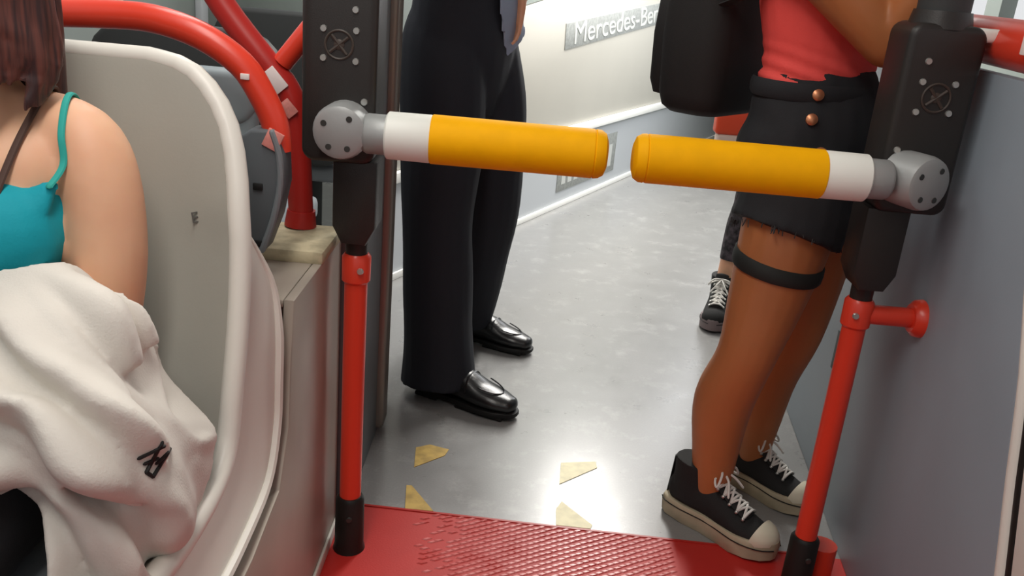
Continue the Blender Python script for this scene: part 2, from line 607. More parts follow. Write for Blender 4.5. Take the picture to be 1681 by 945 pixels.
box(bm, rp(1.98, 0.36, -0.006), (0.012, 0.045, 0.10), bev=0.003)
tag(obj('panel_catch', bm, M['charcoal']), 'small dark catch on the right panel between leg and red post', 'latch')
bm = B()
tube(bm, [(0.735, 0.2, 0.0), (0.735, 0.2, 0.6), (0.735, 0.2, 1.0), (0.735, 0.3, 1.095), (0.735, 0.95, 1.102), (0.762, 1.3, 1.106), (0.80, 1.75, 1.11), (0.87, 2.6, 1.115)], 0.040, 14, ref=(1, 0.01, 0), sub=4, cap=2)
tag(obj('side_rail', bm, M['red']), 'red rail along the top of the blue grey side panel', 'handrail')
bm = B()
box(bm, (0.727, 1.36, 1.115), (0.012, 0.05, 0.034), bev=0.002)
tag(obj('rail_sticker', bm, M['sticker']), 'small white sticker on the red rail at the right edge', 'sticker')


# ------------------------------------------------------------------ barriers
def screw(parent, c, n=(0, -1, 0), r=0.0065, m='steel', name='screw'):
    b = B()
    n = V(n)
    tube(b, [V(c) - n * 0.001, V(c) + n * 0.003], [r, r * 0.8], 10, ref=(1, 0.1, 0))
    return obj(name, b, M[m], parent)


def barrier(px, hx, sgn, label, hub_turn, with_elbow):
    """px: post x; hx: housing centre x; sgn: +1 when the arm points towards +x."""
    root = empty('swing_barrier', (px, 1.55, 0), label, 'barrier')
    Y = 1.55
    b = B(); tube(b, [(px, Y, 0), (px, Y, 0.012), (px, Y, 0.118), (px, Y, 0.126)], [0.033, 0.030, 0.029, 0.024], 20)
    boot = obj('boot', b, M['black_rubber'], root)
    screw(boot, (px + 0.004, Y - 0.029, 0.085), m='dark_steel')
    b = B(); tube(b, [(px, Y, 0.10), (px, Y, 0.625)], 0.0215, 20)
    obj('post', b, M['red'], root)
    b = B(); tube(b, [(px, Y, 0.585), (px, Y, 0.59), (px, Y, 0.635), (px, Y, 0.642)], [0.022, 0.0265, 0.027, 0.022], 20)
    col = obj('collar', b, M['red'], root)
    screw(col, (px + 0.012 * sgn, Y - 0.027, 0.615))
    b = B(); tube(b, [(px, Y, 0.63), (px, Y, 0.67), (px, Y, 0.69)], [0.02, 0.021, 0.024], 16)
    obj('neck', b, M['black_plastic'], root)
    b = B()
    hw = 0.0385
    poly = [(px - 0.022, Y + 0.04, 0.668), (px + 0.022, Y + 0.04, 0.668), (px + hw, Y + 0.04, 0.70), (px + hw, Y + 0.04, 0.82), (px - hw, Y + 0.04, 0.82), (px - hw, Y + 0.04, 0.70)]
    prism(b, poly, (0, -0.08, 0), 0.006)
    obj('lower_housing', b, M['black_plastic'], root)
    b = B()
    prism(b, [(x, Y + 0.05, z) for x, z in rounded_rect(hx, 0.973, 0.126, 0.314, 0.022)], (0, -0.10, 0), 0.011, 4)
    hs = obj('housing', b, M['black_plastic'], root)
    yf = Y - 0.05
    s = sgn
    for dx, dz in ((0.026, 0.118), (-0.026, 0.085), (0.028, 0.085), (-0.026, 0.038), (0.028, 0.036)):
        screw(hs, (hx + dx * s, yf, 0.953 + dz), r=0.0062)
    screw(hs, (hx + 0.044 * s, yf, 0.924), r=0.0066)
    # raised round emblem between the four screws
    b = B()
    n = 28
    cx, cz = hx, 0.953 + 0.061
    ring_o = [(cx + 0.023 * math.cos(2 * PI * k / n), yf - 0.0005, cz + 0.023 * math.sin(2 * PI * k / n)) for k in range(n)]
    tube(b, ring_o + ring_o[:1], 0.0022, 6, ref=(0, 1, 0))
    for a in (40, 130):
        d = V((math.cos(math.radians(a)), 0, math.sin(math.radians(a)))) * 0.02
        tube(b, [V((cx, yf - 0.0005, cz)) - d, V((cx, yf - 0.0005, cz)) + d], 0.003, 6, ref=(0, 1, 0))
    ball(b, (cx, yf, cz), (0.009, 0.003, 0.009))
    obj('emblem', b, M['relief'], hs)
    b = B(); tube(b, [(hx, Y, 1.12), (hx, Y, 1.9)], 0.042, 20)
    obj('upper_column', b, M['charcoal'], root)
    b = B(); tube(b, [(hx, Y, 1.122), (hx, Y, 1.15)], [0.052, 0.046], 20)
    obj('column_collar', b, M['black_plastic'], root)
    # hub: a disc with its axis towards the aisle user, then the stub, collar and padded arm
    hz = 0.879
    bx = px - 0.015 * sgn if sgn > 0 else px + 0.006
    ca = math.radians(hub_turn)
    ax = V((math.sin(ca), -math.cos(ca), 0))
    hc = V((bx, yf, hz))
    sd = V((math.cos(ca), math.sin(ca), 0))
    b = B()
    tube(b, [hc - ax * 0.01, hc + ax * 0.042, hc + ax * 0.054, hc + ax * 0.058], [0.0465, 0.0465, 0.043, 0.036], 28, ref=(0, 0, 1))
    hub = obj('hub', b, M['cast_grey'], root)
    for a in (55, 150, 235, 300):
        p = hc + ax * 0.056 + (sd * math.cos(math.radians(a)) + V((0, 0, 1)) * math.sin(math.radians(a))) * 0.029
        screw(hub, p, ax, 0.0062, 'dark_steel')
    ay = yf - 0.026
    e = lambda d: (bx + s * d, ay, hz - 0.002)
    b = B(); tube(b, [e(0.036), e(0.042), e(0.074), e(0.079)], [0.030, 0.0335, 0.0335, 0.033], 24, cap=0)
    obj('arm_stub', b, M['cast_grey'], root, sharp=60)
    b = B(); tube(b, [e(0.074), e(0.077), e(0.147), e(0.149)], [0.036, 0.0395, 0.040, 0.039], 28)
    obj('arm_sleeve', b, M['white_plastic'], root)
    tip = abs((0.138 if sgn > 0 else 0.181) - bx)
    b = B(); tube(b, [e(0.148), e(0.150), e(tip - 0.024), e(tip - 0.022), e(tip - 0.020), e(tip - 0.012), e(tip - 0.004), e(tip)], [0.039, 0.041, 0.041, 0.0395, 0.041, 0.040, 0.035, 0.024], 28)
    obj('arm_pad', b, M['yellow'], root, sharp=30)
    if with_elbow:
        b = B()
        tube(b, [(px, Y, 0.612), (px + 0.03, Y, 0.612), (px + 0.118, Y, 0.612)], 0.0185, 18, cap=2)
        br = obj('wall_bracket', b, M['red'], root)
        b = B()
        tube(b, [(px + 0.098, Y, 0.612), (px + 0.106, Y, 0.612), (px + 0.118, Y, 0.612)], [0.026, 0.034, 0.036], 20)
        obj('flange', b, M['red'], br)
    return root


barrier(-0.29, -0.319, 1, 'left swing barrier with yellow padded arm on a straight red post', 0, False)
barrier(0.64, 0.667, -1, 'right swing barrier with yellow arm, red post bracketed to the side panel', 24, True)
bm = B()
box(bm, (0.735, 1.52, 1.118), (0.05, 0.03, 0.022), bev=0.007, seg=3)
tag(obj('clear_clip', bm, M['white_plastic']), 'small pale clip at the top corner of the right black housing', 'clip')
bm = B(); tube(bm, [(0.70, 1.60, 0.0), (0.70, 1.60, 0.075)], 0.03, 16, cap=0)
tag(obj('floor_stub', bm, M['red']), 'short red stub on the floor behind the right boot', 'post')

# floor markings
tris = [
    ([(-0.198, 1.88), (-0.206, 1.973), (-0.173, 1.994), (-0.123, 1.978), (-0.13, 1.947)], 'tri_ochre', 'dull ochre tape corner, by the toe of the near black shoe'),
    ([(-0.195, 1.703), (-0.205, 1.797), (-0.193, 1.799), (-0.131, 1.703)], 'tri_ochre', 'dull ochre tape corner, against the red floor near the left post'),
    ([(0.156, 1.862), (0.162, 1.962), (0.251, 1.983), (0.253, 1.954)], 'tri_pale', 'bright cream tape corner pointing right, the farther from the red floor'),
    ([(0.145, 1.692), (0.146, 1.755), (0.160, 1.788), (0.227, 1.704), (0.222, 1.689)], 'tri_pale', 'bright cream tape corner touching the edge of the red floor'),
]
for pts, mm, lab in tris:
    bm = B()
    prism(bm, [(x, y, 0.0002) for x, y in pts], (0, 0, 0.0014))
    tag(obj('floor_marking', bm, M[mm], smooth=False), lab, 'marking', 'tape corners on the grey floor')

# ------------------------------------------------------------------ left side: box, rails, seats
bm = B()
prism(bm, [(-0.35, yy, zz) for yy, zz in ((0.8, 0), (1.62, 0), (1.62, 0.645), (1.275, 0.645), (1.255, 0.55), (1.243, 0.44), (1.19, 0.36), (1.05, 0.335), (0.8, 0.33))], (0.017, 0, 0), 0.003)
box_root = empty('side_box', (-0.45, 1.4, 0), 'beige metal box beside the left post, behind the seat', 'cabinet')
obj('aisle_panel', bm, M['beige_panel'], box_root)
bm = B(); box(bm, (-0.48, 1.61, 0.3225), (0.25, 0.022, 0.645), bev=0.003); obj('end_panel', bm, M['beige_panel'], box_root)
bm = B(); box(bm, (-0.475, 1.54, 0.655), (0.29, 0.17, 0.026), bev=0.008); obj('top_cap', bm, M['tan_cap'], box_root)
bm = B(); box(bm, (-0.475, 1.37, 0.638), (0.25, 0.19, 0.014), bev=0.004); obj('top_panel', bm, M['beige_panel'], box_root)
bm = B(); box(bm, (-0.330, 1.21, 0.014), (0.006, 0.82, 0.028), bev=0.002); obj('kick_strip', bm, M['seat_rim'], box_root)

# stanchion on the box
root = empty('red_stanchion', (-0.415, 1.60, 0.668), 'dark red stanchion bent at the top, standing on the beige box', 'handrail')
bm = B(); tube(bm, [(-0.62, 1.62, 1.16), (-0.545, 1.61, 1.05), (-0.47, 1.60, 0.965), (-0.432, 1.60, 0.92), (-0.415, 1.60, 0.86), (-0.405, 1.60, 0.668)], 0.023, 16, sub=4)
obj('post', bm, M['dark_red'], root)
bm = B(); tube(bm, [(-0.44, 1.60, 0.965), (-0.37, 1.60, 1.055), (-0.30, 1.60, 1.14)], 0.018, 14)
obj('branch', bm, M['red'], root)
bm = B(); tube(bm, [(-0.407, 1.60, 0.67), (-0.4052, 1.60, 0.70)], [0.03, 0.026], 16); obj('foot', bm, M['dark_red'], root)
d = V((0.075, 0, -0.085)).normalized()
bm = B(); box(bm, (-0.447, 1.576, 0.937), (0.043, 0.004, 0.026), mtx=axes(d, (0, 1, 0), d.cross(V((0, 1, 0)))).to_3x3(), bev=0.001)
tag(obj('stanchion_sticker', bm, M['sticker']), 'white sticker on the bend of the dark red stanchion', 'sticker')
bm = B(); box(bm, (-0.423, 1.574, 0.89), (0.03, 0.004, 0.022), mtx=axes(d, (0, 1, 0), d.cross(V((0, 1, 0)))).to_3x3(), bev=0.001)
tag(obj('stanchion_sticker', bm, M['pink_sticker']), 'pinkish worn sticker below the white one on the stanchion', 'sticker')

# grab rail over the seat back with its dark bracket
root = empty('grab_rail', (-0.42, 1.40, 0.65), 'bright red curved grab rail over the grey seat, ending in a dark bracket', 'handrail')
bm = B()
tube(bm, [(-1.05, 1.40, 1.015), (-0.90, 1.40, 1.025), (-0.735, 1.40, 1.033), (-0.66, 1.40, 1.037), (-0.585, 1.40, 1.037), (-0.511, 1.40, 1.018), (-0.45, 1.40, 0.981), (-0.418, 1.40, 0.937), (-0.397, 1.40, 0.891), (-0.392, 1.40, 0.85)], 0.0215, 18, sub=4)
obj('rail', bm, M['red'], root)
bm = B(); box(bm, (-0.437, 1.378, 0.965), (0.014, 0.004, 0.009), bev=0.001); obj('screw_cap', bm, M['sticker'], root)
bm = B(); box(bm, (-0.393, 1.374, 0.872), (0.026, 0.005, 0.03), mtx=Matrix.Rotation(math.radians(25), 3, 'Y'), bev=0.001)
obj('end_sticker', bm, M['pink_sticker'], root)['label'] = 'pinkish sticker at the end of the rail'
out = [(-0.45, 0.87), (-0.43, 0.885), (-0.391, 0.888), (-0.377, 0.851), (-0.375, 0.802), (-0.387, 0.745), (-0.407, 0.69), (-0.424, 0.672), (-0.45, 0.672)]
bm = B(); prism(bm, [(x, 1.425, z) for x, z in out], (0, -0.05, 0), 0.006, 3)
br = obj('bracket', bm, M['seat_dark'], root)
bm = B(); tube(bm, [(-0.394, 1.374, 0.884), (-0.384, 1.374, 0.851), (-0.382, 1.374, 0.802), (-0.393, 1.374, 0.745), (-0.412, 1.374, 0.69)], 0.0055, 8, sub=3, cap=2)
obj('bracket_ridge', bm, M['bracket_edge'], br)
for z in (0.795, 0.70):
    bm = B(); box(bm, (-0.418, 1.3735, z), (0.016, 0.004, 0.012), bev=0.002); obj('slot', bm, M['ink'], br)

# pale back rest of the seat in the row behind, dark seat farther back
root = empty('rear_seat', (-0.60, 1.62, 0), 'pale blue grey seat back just behind the near grey seat', 'seat')
bm = B(); prism(bm, [(x, 1.52, z) for x, z in rounded_rect(-0.69, 0.80, 0.47, 0.28, 0.05)], (0, -0.045, 0), 0.012, 3); obj('backrest', bm, M['pale_blue_grey'], root)
bm = B(); prism(bm, [(x, 1.52, z) for x, z in rounded_rect(-0.69, 0.915, 0.47, 0.09, 0.03)], (0, -0.05, 0), 0.012, 3); obj('backrest_top', bm, M['pale_blue_grey'], root)
bm = B(); box(bm, (-0.69, 1.70, 0.43), (0.44, 0.40, 0.06), bev=0.02, seg=3); obj('seat', bm, M['cushion'], root)
bm = B(); box(bm, (-0.69, 1.70, 0.20), (0.10, 0.30, 0.40), bev=0.01); obj('pedestal', bm, M['charcoal'], root)
for i, (yy, xx, lab) in enumerate(((2.15, -0.82, 'charcoal seat back seen under the red grab rail'), (3.0, -0.82, 'second charcoal seat back, in the row beyond'))):
    root = empty('row_seat', (xx, yy, 0), lab, 'seat', 'charcoal seats by the left wall')
    bm = B(); prism(bm, [(x, yy + 0.03, z) for x, z in rounded_rect(xx, 0.72, 0.46, 0.50, 0.10)], (0, -0.06, 0), 0.015, 3); obj('backrest', bm, M['charcoal'], root)
    bm = B(); box(bm, (xx, yy + 0.22, 0.44), (0.44, 0.42, 0.07), bev=0.02, seg=3); obj('seat', bm, M['cushion'], root)
    bm = B(); box(bm, (xx, yy + 0.22, 0.205), (0.10, 0.30, 0.41), bev=0.01); obj('pedestal', bm, M['charcoal'], root)

# near seat: bucket shell
SX = -0.617
prof = [V((0, 1.258, 0.995)), V((0, 1.253, 0.978)), V((0, 1.238, 0.912)), V((0, 1.215, 0.80)), V((0, 1.185, 0.68)), V((0, 1.145, 0.56)), V((0, 1.105, 0.47)), V((0, 1.03, 0.425)), V((0, 0.90, 0.415)), V((0, 0.76, 0.425)), V((0, 0.70, 0.405))]
wid = [0.085, 0.150, 0.206, 0.234, 0.242, 0.243, 0.243, 0.243, 0.242, 0.235, 0.22]
pp = catmull(prof, 6)
ww = [w.x for w in catmull([V((w, 0, 0)) for w in wid], 6)]
NU = 28


def shell_pt(i, u, back=0.0):
    p, w = pp[i], ww[i]
    a, b = pp[max(i - 1, 0)], pp[min(i + 1, len(pp) - 1)]
    t = (b - a).normalized()
    nrm = V((0, t.z, -t.y))            # towards the sitter
    if nrm.y > 0 and nrm.z < 0:
        nrm = -nrm
    wing = 0.045 * max(0.0, abs(u) - 0.45) ** 2 / 0.3 * min(1.0, i / 18) ** 2
    return V((SX + u * w, p.y, p.z)) + nrm * (wing - back)


root = empty('bucket_seat', (SX, 1.05, 0), 'light grey moulded bucket seat the woman in teal sits on', 'seat')
bm = B()
g = [[bm.verts.new(shell_pt(i, -1 + 2 * k / NU)) for k in range(NU + 1)] for i in range(len(pp))]
for r0, r1 in zip(g, g[1:]):
    for k in range(NU):
        bm.faces.new((r0[k], r0[k + 1], r1[k + 1], r1[k]))
bmesh.ops.recalc_face_normals(bm, faces=bm.faces[:])
bmesh.ops.solidify(bm, geom=bm.faces[:], thickness=0.014)
shell = obj('seat_shell', bm, M['seat_shell'], root)
edge_pts = [shell_pt(i, -1) for i in reversed(range(len(pp)))] + [shell_pt(0, -1 + 2 * k / 6) for k in range(1, 6)] + [shell_pt(i, 1) for i in range(len(pp))]
bm = B(); tube(bm, edge_pts[::2], 0.0155, 12, ref=(1, 0, 0.01), cap=2, carry=True)
obj('rim', bm, M['seat_rim'], root)['label'] = 'pale rolled rim'


def resample(pts, n):
    d = [0.0]
    for a, b in zip(pts, pts[1:]):
        d.append(d[-1] + (b - a).length)
    out, j = [], 0
    for k in range(n):
        t = d[-1] * k / (n - 1)
        while j < len(d) - 2 and d[j + 1] < t:
            j += 1
        out.append(pts[j].lerp(pts[j + 1], (t - d[j]) / max(1e-9, d[j + 1] - d[j])))
    return out


# pale flange that runs outwards from the rim on both sides, ending in a bead
NF = 44
inner = resample([shell_pt(i, 1) for i in range(len(pp)) if pp[i].z < 0.77 or i > 30], NF)
outer = resample(catmull([V(p) for p in ((-0.384, 1.212, 0.765), (-0.372, 1.222, 0.735), (-0.356, 1.238, 0.68), (-0.348, 1.236, 0.61), (-0.347, 1.230, 0.54), (-0.347, 1.218, 0.455), (-0.347, 1.165, 0.385), (-0.347, 1.04, 0.362), (-0.347, 0.93, 0.36), (-0.349, 0.74, 0.36))], 6), NF)
for sd_ in (1, -1):
    mir = lambda p: V((SX + sd_ * (p.x - SX), p.y, p.z))
    bm = B()
    va = [[bm.verts.new(mir(a.lerp(b, t) + V((0, -0.006 * math.sin(PI * t), 0)))) for t in (0, 0.25, 0.5, 0.75, 1)] for a, b in zip(inner, outer)]
    for a, b in zip(va, va[1:]):
        for i in range(4):
            bm.faces.new((a[i], a[i + 1], b[i + 1], b[i]))
    bmesh.ops.recalc_face_normals(bm, faces=bm.faces[:])
    bmesh.ops.solidify(bm, geom=bm.faces[:], thickness=0.006)
    fl = obj('side_flange', bm, M['seat_rim'], root)
    bm = B(); tube(bm, [mir(p) for p in outer], [0.003 + 0.006 * min(1, k / 9) for k in range(NF)], 8, ref=(1, 0, 0.01), cap=1)
    obj('flange_bead', bm, M['seat_rim'], fl)
bm = B(); box(bm, (SX, 0.90, 0.432), (0.40, 0.36, 0.035), bev=0.016, seg=3); obj('cushion', bm, M['cushion'], root)
bm = B(); box(bm, (SX, 0.95, 0.19), (0.12, 0.34, 0.38), bev=0.012); obj('pedestal', bm, M['charcoal'], root)
bm = text_bm('E', 0.022, axes((0.93, 0.30, 0.2), (-0.2, 0.12, 0.97), (0.3, -0.94, 0.1), snap(tree_of(shell), [(-0.447, 1.19, 0.79)], 0.002)[0]), 0.0012)
obj('maker_mark', bm, M['grey_print'], root, smooth=False)['label'] = 'tiny dark grey mark'


# ------------------------------------------------------------------ people
def hand(bm, wrist, d, palm_n, curl=0.25, size=1.0, spread=1.0):
    """wrist, finger direction, palm normal (the side that closes), curl per joint in radians/1.2."""
    d = V(d).normalized()
    pn = V(palm_n); pn = (pn - d * pn.dot(d)).normalized()
    side = d.cross(pn)                      # towards the thumb
    w = V(wrist)
    k = size
    tube(bm, [w, w + d * 0.03 * k, w + d * 0.085 * k], [(0.026 * k, 0.017 * k), (0.036 * k, 0.016 * k), (0.040 * k, 0.013 * k)], 12, ref=side, cap=3)
    lens = [0.072, 0.080, 0.075, 0.060]
    for f, L in enumerate(lens):
        off = (0.030 - 0.0205 * f)
        p = w + d * 0.085 * k + side * off * k
        dirv = (d + side * (0.09 - 0.06 * f) * spread).normalized()
        pts, rad = [p - dirv * 0.02 * k, p], [0.0085 * k, 0.0085 * k]
        for j, seg in enumerate((0.45, 0.30, 0.25)):
            ang = curl * (0.6 + 0.5 * j)
            ax_ = dirv.cross(pn)
            dirv = (Matrix.Rotation(ang, 3, ax_) @ dirv).normalized()
            p = p + dirv * L * seg * k
            pts.append(p.copy()); rad.append((0.008 - 0.0009 * j) * k)
        tube(bm, pts, rad, 8, ref=side, cap=3)
    p = w + d * 0.028 * k + side * 0.026 * k
    td = (d * 0.75 + side * 0.7 + pn * 0.25).normalized()
    pts = [p - td * 0.01, p + td * 0.03 * k, p + td * 0.03 * k + (td + d * 0.5 + pn * curl).normalized() * 0.028 * k]
    pts.append(pts[-1] + (td * 0.5 + d * 0.8 + pn * curl * 1.5).normalized() * 0.022 * k)
    tube(bm, pts, [0.0125 * k, 0.011 * k, 0.0095 * k, 0.008 * k], 8, ref=pn, cap=3)


def add_head(bm, c, f, k=1.0):
    """c: centre of the head (eye height); f: facing."""
    f = V(f).normalized()
    l = V((0, 0, 1)).cross(f).normalized()
    u = f.cross(l)
    R3 = axes(f, l, u).to_3x3()
    P = lambda a, b, z: V(c) + (f * a + l * b + u * z) * k
    ball(bm, P(-0.01, 0, 0.028), (0.096 * k, 0.074 * k, 0.092 * k), R3, 20, 14)
    ball(bm, P(0.022, 0, -0.045), (0.062 * k, 0.056 * k, 0.070 * k), R3, 16, 12)
    ball(bm, P(0.058, 0, -0.092), (0.022 * k, 0.024 * k, 0.018 * k), R3)       # chin
    tube(bm, [P(0.082, 0, 0.008), P(0.094, 0, -0.016), P(0.104, 0, -0.034)], [0.009 * k, 0.011 * k, 0.014 * k], 10, ref=l, cap=3)   # nose
    for s in (1, -1):
        ball(bm, P(0.095, s * 0.011, -0.036), 0.008 * k)
        ball(bm, P(-0.012, s * 0.074, -0.012), (0.020 * k, 0.008 * k, 0.031 * k), R3)     # ear
        ball(bm, P(0.056, s * 0.036, -0.03), (0.022 * k, 0.020 * k, 0.022 * k), R3)     # cheek
        tube(bm, [P(0.079, s * 0.012, 0.022), P(0.078, s * 0.034, 0.026), P(0.062, s * 0.052, 0.018)], 0.0075 * k, 8, ref=u, cap=2)   # brow
    tube(bm, [P(0.074, -0.022, -0.066), P(0.084, 0, -0.063), P(0.074, 0.022, -0.066)], 0.006 * k, 8, ref=u, sub=3, cap=2)
    tube(bm, [P(0.072, -0.020, -0.073), P(0.082, 0, -0.075), P(0.072, 0.020, -0.073)], 0.0065 * k, 8, ref=u, sub=3, cap=2)


def add_eyes(parent, c, f, k=1.0):
    f = V(f).normalized()
    l = V((0, 0, 1)).cross(f).normalized()
    u = f.cross(l)
    for s in (1, -1):
        b = B(); ball(b, V(c) + (f * 0.071 + l * s * 0.031) * k, 0.0125 * k)
        e = obj('eye', b, M['eye'], parent)
        b = B(); ball(b, V(c) + (f * 0.0805 + l * s * 0.031) * k, 0.0052 * k, None, 10, 8)
        obj('iris', b, M['iris'], e)


def rows(l, pts):
    """torso rows: (centre, half width along l, half depth)."""
    return [p[0] for p in pts], [(p[1], p[2]) for p in pts], l


def sneaker(parent, heel, toe_dir, L=0.255, name='sneaker', high=0.155, lean=0.0, cream='rubber_cream', cap_mat=None):
    """High-top canvas shoe; local x from heel to toe."""
    d = V((toe_dir[0], toe_dir[1], 0)).normalized()
    s = V((-d.y, d.x, 0))
    o = V(heel)
    k = L / 0.27
    P = lambda x, y_, z: o + (d * x + s * y_) * k + V((0, 0, z)) * k
    outl = [(0.0, 0.0), (0.004, 0.018), (0.02, 0.031), (0.06, 0.037), (0.11, 0.035), (0.15, 0.040), (0.19, 0.048), (0.225, 0.045), (0.252, 0.032), (0.267, 0.014), (0.27, 0.0)]
    full = outl + [(x, -w) for x, w in reversed(outl[1:-1])]
    b = B()
    rings = []
    for z, sc in ((0.0, 0.94), (0.003, 1.0), (0.030, 1.02), (0.040, 1.0), (0.043, 0.95)):
        rings.append([P(0.135 + (x - 0.135) * sc, w * sc, z + 0.006 * max(0, (x - 0.2) / 0.07)) for x, w in full])
    rings_to_bm(b, rings)
    # upper
    b2 = B()
    pts = [P(0.036, 0, 0.062), P(0.07, 0, 0.070), P(0.115, 0, 0.068), P(0.155, 0, 0.056), P(0.195, 0, 0.047), P(0.232, 0, 0.042)]
    tube(b2, pts, [(0.030 * k, 0.038 * k), (0.034 * k, 0.046 * k), (0.035 * k, 0.044 * k), (0.039 * k, 0.034 * k), (0.042 * k, 0.026 * k), (0.036 * k, 0.020 * k)], 16, ref=s, sub=3, cap=3)
    tube(b2, [P(0.062, 0, 0.05), P(0.064, 0, 0.10), P(0.064 + lean, 0, high)], [(0.037 * k, 0.052 * k), (0.037 * k, 0.050 * k), (0.041 * k, 0.050 * k)], 18, ref=s, sub=3)
    b2 = fused(b2, 0.004, 4)
    up_ = obj(name, b2, M['canvas'], parent)
    obj('sole', b, M[cream], up_)
    b = B()   # toe cap
    ball(b, P(0.224, 0, 0.043), (0.045 * k, 0.043 * k, 0.034 * k), axes(d, s, (0, 0, 1)).to_3x3(), 18, 12)
    bmesh.ops.bisect_plane(b, geom=b.verts[:] + b.edges[:] + b.faces[:], plane_co=P(0.214, 0, 0), plane_no=d - V((0, 0, 0.25)), clear_inner=True)
    bmesh.ops.bisect_plane(b, geom=b.verts[:] + b.edges[:] + b.faces[:], plane_co=P(0.214, 0, 0.03), plane_no=(0, 0, 1), clear_inner=True)
    obj('toe_cap', b, M[cap_mat or 'toe_rubber'], up_)
    # dark pinstripe round the sole
    b = B()
    ln = [P(0.135 + (x - 0.135) * 1.025, w * 1.025, 0.033) for x, w in outl[1:-1]]
    for sg in (1, -1):
        tube(b, [p if sg > 0 else p - s * 2 * ((p - o).dot(s)) for p in ln], 0.0013, 5, sub=2)
    obj('sole_stripe', b, M['sole_black'], up_)
    # tongue + eyelet flaps + laces
    slope = [(0.197, 0.076), (0.180, 0.085), (0.162, 0.094), (0.145, 0.104), (0.130, 0.115), (0.120, 0.128), (0.116, 0.142)]
    b = B()
    tube(b, [P(x, 0, z - 0.003) for x, z in slope] + [P(0.113, 0, high + 0.012)], [(0.022 * k, 0.006 * k)] * 8, 10, ref=s, cap=2)
    obj('tongue', b, M['canvas'], up_)
    b, b3 = B(), B()
    for i, (x, z) in enumerate(slope):
        wd = 0.021 - 0.0004 * i
        tube(b, [P(x, -wd, z + 0.001), P(x + 0.002, -wd * 0.4, z + 0.0075), P(x + 0.002, wd * 0.4, z + 0.0075), P(x, wd, z + 0.001)], 0.0031 * k, 6, sub=3, cap=1)
        if i < len(slope) - 1:
            x2, z2 = slope[i + 1]
            for sg in (1, -1):
                tube(b, [P(x, sg * wd, z), P((x + x2) / 2 + 0.002, 0, (z + z2) / 2 + 0.010), P(x2, -sg * wd, z2)], 0.0028 * k, 6, sub=4, cap=1)
        for sg in (1, -1):
            c0 = P(x, sg * (wd + 0.003), z - 0.002)
            ball(b3, c0, 0.0042 * k, None, 8, 6)
    for sg in (1, -1):      # bow loops
        tube(b, [P(0.117, 0, 0.148), P(0.135, sg * 0.025, 0.150), P(0.137, sg * 0.042, 0.128), P(0.124, sg * 0.030, 0.135), P(0.118, 0, 0.147)], 0.0026 * k, 6, sub=5)
        tube(b, [P(0.118, 0, 0.147), P(0.145, sg * 0.012, 0.135), P(0.160, sg * 0.030, 0.110)], 0.0026 * k, 6, sub=4, cap=1)
    obj('laces', b, M['lace'], up_)
    obj('eyelets', b3, M['steel'], up_)['kind'] = 'stuff'
    b = B(); tube(b, [P(0.004, 0, 0.035), P(0.008, 0, 0.08), P(0.012 + lean, 0, high - 0.012)], [(0.008 * k, 0.003 * k)] * 3, 8, ref=s, sub=3)
    obj('heel_strip', b, M['sole_black'], up_)
    return up_


def dress_shoe(parent, heel, toe_dir, L=0.30):
    d = V((toe_dir[0], toe_dir[1], 0)).normalized()
    s = V((-d.y, d.x, 0))
    o = V(heel)
    k = L / 0.30
    P = lambda x, y_, z: o + (d * x + s * y_) * k + V((0, 0, z)) * k
    outl = [(0.0, 0.0), (0.004, 0.018), (0.02, 0.032), (0.06, 0.037), (0.11, 0.034), (0.16, 0.043), (0.205, 0.050), (0.25, 0.045), (0.285, 0.030), (0.298, 0.016), (0.30, 0.0)]
    full = outl + [(x, -w) for x, w in reversed(outl[1:-1])]
    b = B()
    b2 = B()
    tube(b2, [P(0.04, 0, 0.055), P(0.09, 0, 0.062), P(0.14, 0, 0.060), P(0.19, 0, 0.048), P(0.238, 0, 0.042), P(0.272, 0, 0.038)],
         [(0.036 * k, 0.040 * k), (0.038 * k, 0.047 * k), (0.044 * k, 0.043 * k), (0.050 * k, 0.033 * k), (0.047 * k, 0.027 * k), (0.034 * k, 0.022 * k)], 18, ref=s, sub=4, cap=4)
    tube(b2, [P(0.07, 0, 0.05), P(0.07, 0, 0.10)], [(0.035 * k, 0.055 * k), (0.036 * k, 0.05 * k)], 16, ref=s)
    up_ = obj('dress_shoe', fused(b2, 0.004, 4), M['leather'], parent)
    rings_to_bm(b, [[P(0.15 + (x - 0.15) * sc, w * sc, z) for x, w in full] for z, sc in ((0.010, 0.97), (0.012, 0.985), (0.022, 0.985), (0.024, 0.96))])
    heelp = [(x, w) for x, w in full if x < 0.09]
    box(b, P(0.038, 0, 0.006), (0.070 * k, 0.066 * k, 0.012 * k), axes(d, s, (0, 0, 1)).to_3x3(), bev=0.004)
    box(b, P(0.20, 0, 0.006), (0.14 * k, 0.075 * k, 0.012 * k), axes(d, s, (0, 0, 1)).to_3x3(), bev=0.004)
    obj('sole', b, M['sole_black'], up_)
    b = B()   # apron seam over the toe and the vamp strap
    pts = []
    for a in range(-80, 81, 16):
        t = math.radians(a)
        x = 0.185 + 0.068 * math.cos(t)
        w = 0.036 * math.sin(t)
        z = 0.0805 - 0.015 * (x - 0.185) / 0.068
        pts.append(P(x, w, z))
    tube(b, pts, 0.0022, 6, sub=3, cap=1)
    tube(b, [P(0.165, -0.046, 0.062), P(0.16, -0.024, 0.092), P(0.16, 0.024, 0.092), P(0.165, 0.046, 0.062)], 0.0026, 6, sub=4, cap=1)
    obj('seam', b, M['leather'], up_)
    return up_


def strip(bm, pts, w, t, ref, sub=4, n=8):
    tube(bm, pts, [(w, t)] * len(pts), n, ref=ref, sub=sub, cap=1)


